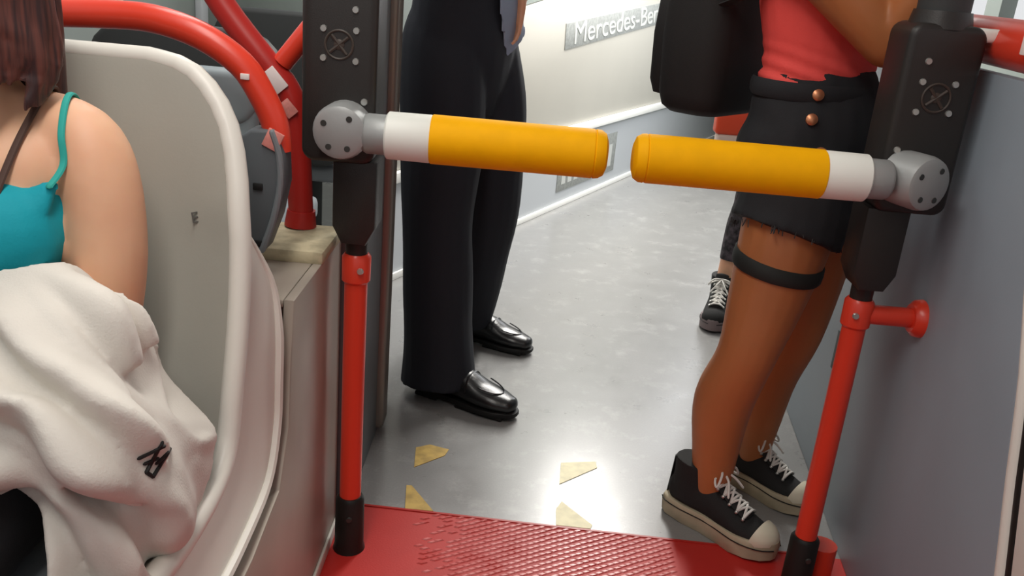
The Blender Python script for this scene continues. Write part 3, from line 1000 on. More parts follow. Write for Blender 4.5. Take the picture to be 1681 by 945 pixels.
# ---- seated woman in teal
wx = -0.690
wo = empty('person', (wx, 1.02, 0.43), 'seated woman with long dark reddish hair in a teal strap top and black trousers', 'person')
L0 = V((1, 0, 0))
FW = V((0.0, -1, 0))
bm = B()
tube(bm, [(wx, 1.10, 0.50), (wx, 1.09, 0.60), (wx, 1.085, 0.72), (wx, 1.085, 0.84), (wx, 1.095, 0.905), (wx, 1.10, 0.945), (wx, 1.10, 0.965)],
     [(0.165, 0.115), (0.15, 0.115), (0.135, 0.105), (0.158, 0.11), (0.15, 0.085), (0.09, 0.058), (0.055, 0.05)], 24, ref=L0, sub=4, cap=3)
for s in (1, -1):   # bust
    ball(bm, (wx + s * 0.07, 1.015, 0.80), (0.07, 0.062, 0.068))
tube(bm, [(wx, 1.10, 0.93), (wx, 1.085, 1.00), (wx, 1.07, 1.06)], [(0.060, 0.055), (0.05, 0.052), (0.05, 0.055)], 16, ref=L0, sub=3, cap=2)
HC = V((wx - 0.01, 1.05, 1.125))
add_head(bm, HC, FW)
# her left arm (towards the aisle) hangs down and bends into the lap under the jacket
tube(bm, [(wx + 0.07, 1.10, 0.925), (wx + 0.135, 1.09, 0.907), (wx + 0.162, 1.075, 0.86), (wx + 0.172, 1.06, 0.77), (wx + 0.166, 1.05, 0.68), (wx + 0.155, 1.03, 0.63)],
     [0.042, 0.048, 0.051, 0.051, 0.046, 0.042], 18, ref=(0, 1, 0), sub=4, cap=4)
tube(bm, [(wx + 0.155, 1.035, 0.64), (wx + 0.11, 0.95, 0.625), (wx + 0.05, 0.87, 0.625)], [0.043, 0.037, 0.027], 16, ref=(0, 0, 1), sub=3, cap=3)
hand(bm, (wx + 0.04, 0.858, 0.625), (-0.7, -0.6, -0.05), (0, 0, -1), 0.3)
tube(bm, [(wx - 0.07, 1.10, 0.925), (wx - 0.135, 1.09, 0.907), (wx - 0.162, 1.075, 0.86), (wx - 0.172, 1.06, 0.77), (wx - 0.166, 1.05, 0.68), (wx - 0.155, 1.03, 0.64)],
     [0.042, 0.048, 0.051, 0.051, 0.046, 0.042], 18, ref=(0, 1, 0), sub=4, cap=4)
tube(bm, [(wx - 0.155, 1.035, 0.65), (wx - 0.12, 0.95, 0.635), (wx - 0.07, 0.86, 0.625)], [0.043, 0.037, 0.027], 16, ref=(0, 0, 1), sub=3, cap=3)
hand(bm, (wx - 0.06, 0.85, 0.622), (0.5, -0.75, -0.05), (0, 0, -1), 0.3)
for s in (1, -1):
    tube(bm, [(wx + s * 0.085, 1.08, 0.53), (wx + s * 0.10, 0.85, 0.525), (wx + s * 0.10, 0.64, 0.50)], [0.085, 0.076, 0.058], 16, ref=(0, 0, 1), sub=3, cap=4)
    tube(bm, [(wx + s * 0.10, 0.63, 0.49), (wx + s * 0.10, 0.63, 0.28), (wx + s * 0.10, 0.66, 0.08)], [0.056, 0.056, 0.036], 16, ref=(0, 1, 0), sub=3, cap=3)
    tube(bm, [(wx + s * 0.10, 0.68, 0.045), (wx + s * 0.10, 0.60, 0.04), (wx + s * 0.10, 0.50, 0.028)], [(0.034, 0.034), (0.038, 0.03), (0.038, 0.018)], 14, ref=L0, cap=3)
bm = fused(bm, 0.006, 6)
wbody = obj('body', bm, M['skin_fair'], wo)
add_eyes(wo, HC, FW)
# camisole
bm = B()
tube(bm, [(wx, 1.09, 0.535), (wx, 1.085, 0.60), (wx, 1.08, 0.72), (wx, 1.075, 0.80), (wx, 1.078, 0.848)],
     [(0.163, 0.125), (0.158, 0.122), (0.145, 0.115), (0.158, 0.122), (0.156, 0.113)], 26, ref=L0, sub=4)
for s in (1, -1):
    ball(bm, (wx + s * 0.07, 1.008, 0.80), (0.076, 0.068, 0.072))
    tube(bm, [(wx + s * 0.09, 1.0, 0.80), (wx + s * 0.115, 1.0, 0.84), (wx + s * 0.138, 1.015, 0.868)], [(0.05, 0.016), (0.028, 0.012), (0.009, 0.007)], 10, ref=L0, sub=3, cap=2)
bm = fused(bm, 0.006, 5)
cami = obj('camisole', bm, M['teal'], wo)
wtree = tree_of(wbody, cami)
for s in (1, -1):
    bm = B(); strip(bm, snap(wtree, [(wx + s * 0.139, 1.00, 0.869), (wx + s * 0.139, 1.01, 0.895), (wx + s * 0.137, 1.03, 0.93), (wx + s * 0.132, 1.07, 0.965), (wx + s * 0.125, 1.11, 0.972), (wx + s * 0.118, 1.16, 0.945), (wx + s * 0.11, 1.19, 0.87)], 0.003), 0.0045, 0.0025, (1, 0, 0), sub=6)
    obj('shoulder_strap', bm, M['teal_strap'], wo)
    bm = B(); strip(bm, snap(wtree, [(wx + s * 0.088, 0.965, 0.84), (wx + s * 0.094, 0.98, 0.885), (wx + s * 0.100, 1.02, 0.93), (wx + s * 0.102, 1.08, 0.972), (wx + s * 0.098, 1.13, 0.975), (wx + s * 0.08, 1.18, 0.90)], 0.003), 0.005, 0.003, (1, 0, 0), sub=6)
    obj('bra_strap', bm, M['brown_strap'], wo)['label'] = 'thin dark brown strap'
# trousers
bm = B()
tube(bm, [(wx, 1.10, 0.475), (wx, 1.095, 0.56), (wx, 1.09, 0.60)], [(0.17, 0.12), (0.168, 0.126), (0.16, 0.125)], 22, ref=L0, sub=3, cap=2)
for s in (1, -1):
    tube(bm, [(wx + s * 0.085, 1.08, 0.53), (wx + s * 0.10, 0.85, 0.528), (wx + s * 0.10, 0.63, 0.50)], [0.092, 0.084, 0.067], 18, ref=(0, 0, 1), sub=3, cap=4)
    tube(bm, [(wx + s * 0.10, 0.63, 0.50), (wx + s * 0.10, 0.63, 0.28), (wx + s * 0.10, 0.66, 0.07)], [0.066, 0.064, 0.055], 18, ref=(0, 1, 0), sub=3, cap=0)
bm = fused(bm, 0.007, 4)
obj('trousers', bm, M['black_cloth'], wo)
# hair: a cap and long locks over both shoulders
bm = B()
ball(bm, HC + V((0, 0.022, 0.035)), (0.088, 0.098, 0.096), None, 20, 14)
for s in (1, -1):
    for j in range(11):
        a = j / 10
        x0 = s * (0.055 + 0.025 * math.sin(a * PI))
        yy = 0.075 - 0.125 * a
        xr = s * (0.045 + 0.085 * (1 - abs(a - 0.55)))
        dz = random.uniform(-0.02, 0.03)
        tube(bm, [HC + V((x0 * 0.6, 0.03 - 0.045 * a, 0.10)), HC + V((x0 * 1.32, yy * 0.9, 0.03)), HC + V((xr * 0.95, yy + 0.01, -0.07)), HC + V((xr + random.uniform(-.01, .01), yy * 0.9 + 0.01, -0.12 + dz)), HC + V((xr * 0.97, yy * 0.8 - 0.01, -0.165 + dz))],
             [0.016, 0.02, 0.019, 0.014, 0.004], 8, sub=4, cap=2)
for j in range(7):
    xx = -0.07 + 0.14 * j / 6
    tube(bm, [HC + V((xx * 0.6, 0.09, 0.08)), HC + V((xx, 0.115, 0.0)), HC + V((xx * 1.2, 0.10, -0.12)), HC + V((xx * 1.3, 0.11, -0.24))], [0.018, 0.022, 0.02, 0.006], 8, sub=4, cap=2)
bm = fused(bm, 0.005, 2)
obj('hair', bm, M['hair_dark'], wo)
for s in (1, -1):
    bm = B()
    xx = wx + s * 0.10
    tube(bm, [(xx, 0.695, 0.05), (xx, 0.62, 0.048), (xx, 0.54, 0.036), (xx, 0.48, 0.03)], [(0.038, 0.046), (0.042, 0.045), (0.044, 0.032), (0.036, 0.024)], 14, ref=L0, sub=3, cap=3)
    sh = obj('shoe', fused(bm, 0.005, 3), M['black_cloth'], wo)
    bm = B(); box(bm, (xx, 0.59, 0.008), (0.08, 0.26, 0.016), bev=0.006); obj('sole', bm, M['sole_black'], sh)

# ---- off-white jacket over her arm and lap
JMAIN = [
[(-0.749,1.020,0.719), (-0.657,0.990,0.758), (-0.606,0.980,0.772), (-0.561,0.980,0.783), (-0.536,1.000,0.778), (-0.523,1.030,0.749)],
[(-0.720,0.970,0.685), (-0.638,0.950,0.716), (-0.565,0.940,0.739), (-0.508,0.940,0.755), (-0.466,0.970,0.741), (-0.454,1.040,0.682)],
[(-0.700,0.930,0.641), (-0.611,0.910,0.674), (-0.534,0.900,0.694), (-0.478,0.900,0.699), (-0.443,0.950,0.673), (-0.442,1.050,0.618)],
[(-0.665,0.900,0.596), (-0.571,0.880,0.624), (-0.503,0.870,0.636), (-0.441,0.870,0.642), (-0.393,0.920,0.628), (-0.374,1.030,0.559)],
[(-0.600,0.860,0.577), (-0.517,0.840,0.598), (-0.470,0.840,0.602), (-0.416,0.840,0.600), (-0.377,0.890,0.574), (-0.369,1.020,0.529)],
[(-0.496,0.820,0.566), (-0.471,0.810,0.567), (-0.438,0.810,0.563), (-0.401,0.830,0.554), (-0.375,0.880,0.531), (-0.368,0.990,0.496)],
[(-0.472,0.800,0.531), (-0.447,0.790,0.537), (-0.424,0.790,0.532), (-0.399,0.820,0.521), (-0.383,0.870,0.495), (-0.378,0.960,0.460)],
[(-0.459,0.800,0.493), (-0.441,0.790,0.491), (-0.421,0.790,0.485), (-0.405,0.820,0.480), (-0.396,0.880,0.461), (-0.391,0.950,0.438)],
]
JFLAP = [
[(-0.701,0.960,0.722), (-0.626,0.950,0.755), (-0.588,0.950,0.774), (-0.545,0.950,0.785), (-0.521,0.970,0.781), (-0.512,1.000,0.749)],
[(-0.674,0.910,0.676), (-0.606,0.910,0.720), (-0.542,0.900,0.745), (-0.494,0.900,0.757), (-0.461,0.930,0.745), (-0.449,1.000,0.682)],
[(-0.654,0.870,0.628), (-0.580,0.860,0.686), (-0.518,0.860,0.706), (-0.471,0.860,0.711), (-0.440,0.890,0.693), (-0.420,0.970,0.633)],
[(-0.640,0.840,0.585), (-0.559,0.830,0.652), (-0.498,0.830,0.672), (-0.449,0.830,0.670), (-0.410,0.850,0.656), (-0.395,0.930,0.607)],
[(-0.627,0.830,0.538), (-0.549,0.815,0.602), (-0.486,0.810,0.648), (-0.428,0.800,0.638), (-0.394,0.830,0.616), (-0.387,0.900,0.583)],
[(-0.609,0.830,0.516), (-0.522,0.810,0.585), (-0.482,0.800,0.603), (-0.421,0.795,0.605), (-0.386,0.820,0.574), (-0.387,0.870,0.561)],
]


def cloth(net, sub, fold, thick, edge_roll=0.0):
    """A cloth sheet through a net of points, with folds pushed along its normal; fold(u, v) gives metres."""
    g1 = [catmull([V(p) for p in r], sub) for r in net]
    cols = list(zip(*g1))
    g2 = list(zip(*[catmull(list(c), sub) for c in cols]))
    nv, nu = len(g2), len(g2[0])
    out = []
    for j in range(nv):
        rw = []
        for i in range(nu):
            du = g2[j][min(i + 1, nu - 1)] - g2[j][max(i - 1, 0)]
            dv = g2[min(j + 1, nv - 1)][i] - g2[max(j - 1, 0)][i]
            n = dv.cross(du)
            n = n.normalized() if n.length > 1e-9 else V((0, -1, 0))
            if n.y > 0:
                n = -n
            u, v = i / (nu - 1), j / (nv - 1)
            rw.append(g2[j][i] + n * fold(u, v))
        out.append(rw)
    bm = B()
    vv = [[bm.verts.new(p) for p in r] for r in out]
    for a, b in zip(vv, vv[1:]):
        for i in range(nu - 1):
            bm.faces.new((a[i], a[i + 1], b[i + 1], b[i]))
    bmesh.ops.recalc_face_normals(bm, faces=bm.faces[:])
    bmesh.ops.solidify(bm, geom=bm.faces[:], thickness=thick)
    return bm, out


def ridge(x):
    return (0.5 + 0.5 * math.cos(2 * PI * x)) ** 1.7


def fold_main(u, v):
    e = max(0.0, min(1, 5 * u, 4 * (1 - u), 4 * v))
    e = e * e * (3 - 2 * e)
    a = 0.038 * ridge(2.6 * (u - 0.55 * v) + 0.10 * math.sin(4 * v)) + 0.014 * ridge(5.3 * (u - 0.5 * v) + 0.3)
    a += 0.010 * noise.noise((u * 5, v * 4, 3.1)) + 0.004 * noise.noise((u * 14, v * 11, 8.0))
    return a * e


def fold_flap(u, v):
    e = min(1, 4.5 * u, 3.5 * (1 - u), 3.5 * v, 6 * (1 - v))
    w = u - 0.10 * v
    w = u - 0.72 * v + 0.04 * math.sin(5 * v)
    a = 0.044 * ridge(w * 2.9 + 0.1) * (0.5 + 0.5 * v) + 0.014 * ridge(w * 6.1 + 0.35) * (0.4 + 0.6 * math.sin(PI * v))
    a += 0.007 * noise.noise((u * 4, v * 3, 1.7))
    e = max(0.0, e)
    return a * e * e * (3 - 2 * e)


jo = empty('jacket', (-0.50, 0.92, 0.55), 'rumpled off-white jacket with a small black logo, draped over the woman\'s arm and lap', 'jacket')
bm, _ = cloth(JMAIN, 10, fold_main, 0.009)
b2, fo = cloth(JFLAP, 10, fold_flap, 0.010)
me_ = bpy.data.meshes.new('tmp')
b2.to_mesh(me_)
b2.free()
bm.from_mesh(me_)
bpy.data.meshes.remove(me_)
bm = fused(bm, 0.004, 12)
obj('cloth', bm, M['jacket'], jo, sharp=120)
bm = B()
rim_line = [r[-1] for r in fo][10:]
tube(bm, fo[-1][3:-8:2], 0.0045, 8, cap=2)
obj('hem', bm, M['jacket'], jo)
jt = tree_of(*[o for o in bpy.data.objects if o.parent == jo])
mark = [((-0.372, 0.626), (-0.391, 0.588)), ((-0.363, 0.620), (-0.384, 0.583)), ((-0.370, 0.622), (-0.398, 0.604)), ((-0.378, 0.606), (-0.392, 0.598)), ((-0.366, 0.615), (-0.379, 0.600)), ((-0.391, 0.588), (-0.384, 0.583))]
for a, b in mark:
    bm = B()
    hit = []
    dn = V((-0.38, 0.86, -0.54)).normalized()
    for k in range(7):
        p = V((a[0] + (b[0] - a[0]) * k / 6, 0.86, a[1] + (b[1] - a[1]) * k / 6)) - dn * 0.3
        h, n, _, _ = jt.ray_cast(p, dn)
        if h is not None:
            hit.append(h - dn * 0.0015)
    if len(hit) > 1:
        tube(bm, hit, 0.0022, 6, cap=1)
        obj('logo_stroke', bm, M['ink'], jo)
    else:
        bm.free()

# ---- standing man in dark trousers
mo = empty('person', (-0.16, 2.42, 0), 'standing man in dark trousers and black leather shoes behind the left arm', 'person')
f = V((0.90, -0.43, 0)).normalized()
l = V((-f.y, f.x, 0))
Cc = V((-0.185, 2.42, 0))
Z = lambda z: V((0, 0, z))
pel = Cc + Z(0.97)
hR, hL = Cc - l * 0.088 + V((-0.012, 0, 0.93)), Cc + l * 0.09 + Z(0.93)
kR, kL = V((-0.220, 2.315, 0.50)), V((-0.098, 2.55, 0.52))
aR, aL = V((-0.172, 2.272, 0.045)), V((-0.135, 2.68, 0.09))
bm = B()
tube(bm, [pel - Z(0.05), pel + Z(0.08), pel + Z(0.22), pel + Z(0.38), pel + Z(0.48), pel + Z(0.545), pel + Z(0.57)],
     [(0.16, 0.10), (0.158, 0.098), (0.155, 0.096), (0.18, 0.125), (0.185, 0.105), (0.11, 0.07), (0.065, 0.06)], 24, ref=l, sub=4, cap=3)
HC = Cc + f * 0.04 + Z(1.73)
tube(bm, [pel + Z(0.53), pel + Z(0.60) + f * 0.01, pel + Z(0.68) + f * 0.02], [0.062, 0.058, 0.06], 16, sub=2, cap=2)
add_head(bm, HC, f, 1.05)
for h_, k_, a_ in ((hR, kR, aR), (hL, kL, aL)):
    tube(bm, [h_, (h_ + k_) / 2 + f * 0.02, k_, (k_ + a_) / 2 - f * 0.02, a_], [0.088, 0.075, 0.056, 0.054, 0.038], 16, ref=l, sub=3, cap=4)
sR, sL = Cc - l * 0.185 + Z(1.44), Cc + l * 0.185 + Z(1.44)
eR, wR = V((-0.12, 2.16, 1.30)), V((-0.25, 2.065, 1.48))
eL, wL = V((-0.01, 2.55, 1.32)), V((-0.045, 2.42, 1.105))
tube(bm, [Cc - l * 0.10 + Z(1.46), sR, (sR + eR) / 2, eR], [0.06, 0.06, 0.05, 0.042], 16, sub=3, cap=3)
tube(bm, [eR, (eR + wR) / 2, wR], [0.042, 0.038, 0.028], 14, sub=3, cap=3)
hand(bm, wR, (-0.5, 0.1, 0.6), (-0.6, 0.2, -0.5), 0.75)
tube(bm, [Cc + l * 0.10 + Z(1.46), sL, (sL + eL) / 2, eL], [0.06, 0.06, 0.05, 0.042], 16, sub=3, cap=3)
tube(bm, [eL, (eL + wL) / 2, wL], [0.042, 0.038, 0.028], 14, sub=3, cap=3)
hand(bm, wL, (-0.06, -0.08, -0.97), (-0.7, -0.3, 0), 0.2, 0.95)
obj('body', fused(bm, 0.006, 6), M['skin_mid'], mo)
add_eyes(mo, HC, f, 1.05)
bm = B()
tube(bm, [pel - Z(0.12), pel - Z(0.03), pel + Z(0.06), pel + Z(0.20)], [(0.165, 0.112), (0.186, 0.124), (0.182, 0.12), (0.17, 0.112)], 24, ref=l, sub=3, cap=2)
for h_, k_, a_, hem in ((hR, kR, aR, (0.102, 0.112)), (hL, kL, aL, (0.082, 0.09))):
    tube(bm, [h_ + Z(0.13), h_ + Z(0.03), h_ * 0.6 + k_ * 0.4 + f * 0.012, k_ + f * 0.005, k_ * 0.45 + a_ * 0.55 - f * 0.005, a_ - f * 0.012],
         [(0.07, 0.075), (0.097, 0.108), (0.104, 0.114), (0.096, 0.098), (0.094, 0.098), hem], 20, ref=l, sub=5, cap=0)
bm = fused(bm, 0.007, 4)
for v in bm.verts:      # soft creases
    k = noise.noise((v.co.x * 9, v.co.y * 9, v.co.z * 5)) * 0.006
    v.co += v.normal * k
obj('trousers', bm, M['suit'], mo)
bm = B()
tube(bm, [pel + Z(0.175), pel + Z(0.25), pel + Z(0.38), pel + Z(0.48), pel + Z(0.535)], [(0.172, 0.113), (0.168, 0.112), (0.192, 0.136), (0.195, 0.115), (0.12, 0.082)], 24, ref=l, sub=3, cap=1)
tube(bm, [sR + l * 0.04, sR, (sR + eR) / 2], [0.07, 0.07, 0.064], 16, sub=2, cap=1)
tube(bm, [sL - l * 0.04, sL, (sL + eL) / 2], [0.07, 0.07, 0.064], 16, sub=2, cap=1)
strip(bm, [pel + f * 0.112 - l * 0.0 + Z(0.2), pel + f * 0.126 + l * 0.012 + Z(0.09), pel + f * 0.124 + l * 0.06 + Z(0.0)], 0.062, 0.008, l, n=10)
obj('shirt', fused(bm, 0.007, 3), M['shirt'], mo)
bm = B()
ball(bm, HC - f * 0.018 + Z(0.045), (0.09, 0.09, 0.09), None, 20, 14)
obj('hair', bm, M['hair_brown'], mo)
for a_ in (aR, aL):
    bm = B(); tube(bm, [V((a_.x, a_.y, 0.055)) - f * 0.012, V((a_.x, a_.y, 0.2)) - f * 0.012], [0.047, 0.05], 16)
    obj('sock', bm, M['black_cloth'], mo)
dress_shoe(mo, (-0.238, 2.302, 0), (0.9, -0.43), 0.315)
dress_shoe(mo, (-0.185, 2.725, 0), (0.93, -0.37), 0.29)

# ---- standing girl in coral top and black shorts
f = V((0.77, -0.64, 0)).normalized()
l = V((-f.y, f.x, 0))
Cc = V((0.605, 1.90, 0))
go = empty('person', (0.58, 1.86, 0), 'person in coral top, frayed black denim shorts and black high-top sneakers by the right barrier', 'person')
pel = Cc + Z(0.86)
ft = V((0.6, -0.8, 0))
lt = V((0.8, 0.6, 0))
hR, hL = Cc - l * 0.085 + V((0.025, 0, 0.82)), Cc + l * 0.09 + Z(0.82)
kR, kL = V((0.505, 1.735, 0.43)), V((0.655, 1.905, 0.43))
aR, aL = V((0.487, 1.755, 0.10)), V((0.625, 1.94, 0.10))
bm = B()
wst = Cc + V((-0.015, 0, 0.99))
che = Cc + V((-0.03, 0, 1.18))
sho = Cc + V((-0.035, 0, 1.31))
tube(bm, [pel - Z(0.06), pel, wst, che, sho, sho + Z(0.05), sho + Z(0.075)],
     [(0.15, 0.105), (0.165, 0.12), (0.125, 0.09), (0.145, 0.105), (0.145, 0.085), (0.08, 0.055), (0.05, 0.045)], 24, ref=lt, sub=4, cap=3)
for s in (1, -1):
    ball(bm, che + l * s * 0.065 + f * 0.075, (0.065, 0.065, 0.062))
HC = sho + f * 0.03 + Z(0.215)
tube(bm, [sho + Z(0.05), sho + Z(0.10) + f * 0.005, sho + Z(0.16) + f * 0.015], [0.05, 0.047, 0.05], 14, sub=2, cap=2)
add_head(bm, HC, f, 0.97)
for h_, k_, a_, w_ in ((hR, kR, aR, 1.0), (hL, kL, aL, 1.0)):
    mid = (h_ + k_) / 2 + f * 0.012
    tube(bm, [h_, h_ * 0.65 + k_ * 0.35 + f * 0.01, mid * 0.6 + k_ * 0.4, k_, k_ * 0.65 + a_ * 0.35 - f * 0.022, k_ * 0.3 + a_ * 0.7 - f * 0.012, a_],
         [0.098, 0.095, 0.079, 0.062, 0.065, 0.053, 0.041], 18, ref=l, sub=4, cap=4)
    ball(bm, k_ + f * 0.025, (0.036, 0.036, 0.045))
sR, sL = sho - l * 0.18 + V((-0.045, -0.01, -0.02)), sho + l * 0.165 + Z(0.01)
eR, wR = V((0.655, 1.725, 1.085)), V((0.705, 1.64, 1.26))
eL, wL = V((0.715, 1.86, 1.14)), V((0.735, 1.67, 1.24))
tube(bm, [sho - l * 0.09 + Z(0.02), sR, sR * 0.5 + eR * 0.5, eR], [0.05, 0.054, 0.053, 0.047], 16, sub=3, cap=3)
tube(bm, [eR, eR * 0.55 + wR * 0.45, wR], [0.043, 0.041, 0.026], 14, sub=3, cap=3)
hand(bm, wR, (-0.12, -0.28, 0.9), (0.1, -0.8, -0.1), 0.75, 0.92)
tube(bm, [sho + l * 0.09 + Z(0.02), sL, sL * 0.5 + eL * 0.5, eL], [0.05, 0.05, 0.044, 0.04], 16, sub=3, cap=3)
tube(bm, [eL, eL * 0.5 + wL * 0.5, wL], [0.04, 0.036, 0.026], 14, sub=3, cap=3)
hand(bm, wL, (-0.35, -0.35, 0.3), (-0.3, -0.3, -0.6), 0.6, 0.92)
gbody = obj('body', fused(bm, 0.0055, 6), M['skin_tan'], go)
add_eyes(go, HC, f, 0.97)
# top
bm = B()
tube(bm, [wst - Z(0.025), wst + Z(0.06), che, che + Z(0.09)], [(0.137, 0.104), (0.135, 0.10), (0.153, 0.114), (0.15, 0.10)], 24, ref=lt, sub=4)
for s in (1, -1):
    ball(bm, che + l * s * 0.065 + f * 0.078, (0.071, 0.071, 0.067))
    tube(bm, [che + l * s * 0.09 + f * 0.09 + Z(0.03), sho + l * s * 0.10 + f * 0.05 + Z(0.02), sho + l * s * 0.10 + Z(0.055), sho + l * s * 0.10 - f * 0.07 + Z(0.0), che + l * s * 0.09 - f * 0.1 + Z(0.05)], [(0.03, 0.008)] * 5, 10, ref=l, sub=4, cap=2)
bm = fused(bm, 0.006, 3)
for v in bm.verts:
    z = v.co.z
    v.co += v.normal * (0.003 * math.sin((z + 0.25 * v.co.x) * 210) * max(0, min(1, (1.08 - z) / 0.08)))
obj('top', bm, M['coral'], go)
# shorts
bm = B()
tube(bm, [pel - Z(0.10), pel - Z(0.03), pel + Z(0.05), wst - Z(0.005)], [(0.165, 0.118), (0.18, 0.130), (0.168, 0.125), (0.144, 0.110)], 24, ref=lt, sub=4, cap=2)
for h_, k_ in ((hR, kR), (hL, kL)):
    tube(bm, [h_ + Z(0.02), h_ * 0.8 + k_ * 0.2 + f * 0.01, h_ * 0.66 + k_ * 0.34 + f * 0.006], [0.112, 0.115, 0.120], 20, ref=l, sub=3)
bm = fused(bm, 0.006, 3)
for v in bm.verts:
    v.co += v.normal * (0.004 * noise.noise(v.co * 18))
sh = obj('shorts', bm, M['black_denim'], go)
bm = B()
rg = []
for k in range(33):
    a = 2 * PI * k / 32
    rg.append(wst - Z(0.014) + lt * 0.145 * math.cos(a) + ft * 0.111 * math.sin(a))
tube(bm, rg, [(0.018, 0.005)] * 33, 8, ref=(0, 0, 1))
obj('waistband', bm, M['black_denim'], sh)
st = tree_of(sh)
for bp_ in ((0.560, 1.76, 0.978), (0.553, 1.755, 0.930)):
    bm = B()
    q, n, _, _ = st.find_nearest(V(bp_))
    n = (V(bp_) - q).normalized()
    tube(bm, [q, q + n * 0.007, q + n * 0.010], [0.0115, 0.0115, 0.007], 16, ref=(0, 0, 1))
    obj('button', bm, M['copper'], sh)
bm = B()       # frayed hem threads
for h_, k_ in ((hR, kR), (hL, kL)):
    c0 = h_ * 0.66 + k_ * 0.34 + f * 0.006
    t = (k_ - h_).normalized()
    s_, q_ = frame_for(t, l)
    for j in range(70):
        a = random.uniform(0, 2 * PI)
        p = c0 + (s_ * math.cos(a) + q_ * math.sin(a)) * 0.115 - t * 0.004
        tube(bm, [p, p + t * random.uniform(0.008, 0.018) + V((random.uniform(-.004, .004), random.uniform(-.004, .004), 0))], 0.0011, 4)
fr = obj('frayed_hem', bm, M['charcoal'], sh)
fr['kind'] = 'stuff'
# thigh strap
bm = B()
t = (kR - hR).normalized()
c0 = hR * 0.50 + kR * 0.50 + f * 0.009
rg = []
for k in range(37):
    a = 2 * PI * k / 36
    s_, q_ = frame_for(t, f)
    rr_ = 0.088
    p = c0 + s_ * rr_ * math.cos(a) + q_ * rr_ * math.sin(a) - V((0, 0, 0.020 * math.cos(a) - 0.002))
    p.z += 0.028 * (p - c0).dot(V((0.8, 0.6, 0))) / rr_
    rg.append(p)
rg = snap(tree_of(gbody), rg, 0.003)
tube(bm, rg, [(0.016, 0.004)] * 37, 8, ref=t)
obj('thigh_strap', bm, M['elastic'], go)
sneaker(go, (0.405, 1.818, 0), (0.74, -0.66), 0.285, high=0.145)
sneaker(go, (0.555, 2.005, 0), (0.72, -0.69), 0.27, high=0.145)
bm = B()
ball(bm, HC - f * 0.02 + Z(0.038), (0.086, 0.086, 0.09), None, 20, 14)
for j in range(11):
    a = math.radians(100 + 16 * j)
    dd = f * math.cos(a) + l * math.sin(a)
    tube(bm, [HC + dd * 0.06 + Z(0.06), HC + dd * 0.09, HC + dd * 0.09 - Z(0.1), HC + dd * 0.10 - Z(0.2)], [0.018, 0.024, 0.02, 0.008], 8, sub=3, cap=2)
obj('hair', fused(bm, 0.006, 2), M['hair_brown'], go)

# backpack on her back
bc = Cc - f * 0.225 + V((-0.022, 0, 1.105))
bo = empty('backpack', (bc.x, bc.y, 0.90), 'large black backpack on the back of the person in coral', 'backpack')
Rb = axes(l, f, (0, 0, 1)).to_3x3()
bm = B()
prof_b = rounded_rect(0, 0, 0.29, 0.155, 0.055, 5)
rings = []
for z, sc in ((-0.215, 0.55), (-0.213, 0.75), (-0.20, 0.90), (-0.17, 0.98), (-0.05, 1.04), (0.10, 1.02), (0.20, 0.93), (0.245, 0.8), (0.262, 0.6), (0.265, 0.4)):
    rings.append([bc + l * x * sc + f * yy * sc + Z(z) for x, yy in prof_b])
rings_to_bm(bm, rings)
pk = obj('pack_body', bm, M['bag'], bo)
bm = B()
rings = []
pb = rounded_rect(0, 0, 0.23, 0.075, 0.033, 5)
for z, sc in ((-0.185, 0.6), (-0.18, 0.85), (-0.15, 0.98), (-0.05, 1.03), (0.02, 0.97), (0.045, 0.8), (0.05, 0.5)):
    rings.append([bc - f * 0.075 + l * x * sc + f * yy * sc + Z(z) for x, yy in pb])
rings_to_bm(bm, rings)
obj('front_pocket', bm, M['bag'], bo)
bm = B(); tube(bm, [bc - f * 0.06 + l * 0.05 + Z(0.262), bc - f * 0.06 + l * 0.03 + Z(0.30), bc - f * 0.06 - l * 0.03 + Z(0.30), bc - f * 0.06 - l * 0.05 + Z(0.262)], 0.008, 8, sub=4)
obj('grab_loop', bm, M['bag'], bo)
for s in (1, -1):
    bm = B()
    q = sho + l * s * 0.115
    strip(bm, [bc + f * 0.07 + l * s * 0.09 + Z(0.20), q - f * 0.09 + Z(0.05), q + Z(0.078), q + f * 0.098 + Z(0.0), q + f * 0.085 - Z(0.05), che + l * s * 0.155 + f * 0.03 + Z(0.02), bc + f * 0.07 + l * s * 0.135 + Z(0.02)], 0.022, 0.005, l)
    obj('shoulder_strap', bm, M['bag'], bo)

# ---- person behind, mostly hidden
f = V((-0.2, -0.98, 0)).normalized()
l = V((-f.y, f.x, 0))
Cc = V((0.91, 3.24, 0))
qo = empty('person', (0.83, 3.2, 0), 'person in dark patterned leggings and black lace-up sneakers, hidden behind the one in coral', 'person')
pel = Cc + Z(0.9)
hR, hL = Cc - l * 0.085 + Z(0.86), Cc + l * 0.085 + Z(0.86)
kR, kL = V((0.835, 3.16, 0.47)), V((0.985, 3.18, 0.47))
aR, aL = V((0.79, 3.155, 0.10)), V((0.975, 3.21, 0.10))
bm = B()
tube(bm, [pel - Z(0.06), pel + Z(0.02), pel + Z(0.13), pel + Z(0.33), pel + Z(0.45), pel + Z(0.50), pel + Z(0.53)], [(0.15, 0.105), (0.16, 0.115), (0.125, 0.095), (0.15, 0.11), (0.15, 0.085), (0.08, 0.055), (0.05, 0.05)], 22, ref=l, sub=3, cap=3)
HC = pel + f * 0.03 + Z(0.67)
tube(bm, [pel + Z(0.5), pel + Z(0.6) + f * 0.015], [0.05, 0.05], 14, cap=2)
add_head(bm, HC, f, 0.97)
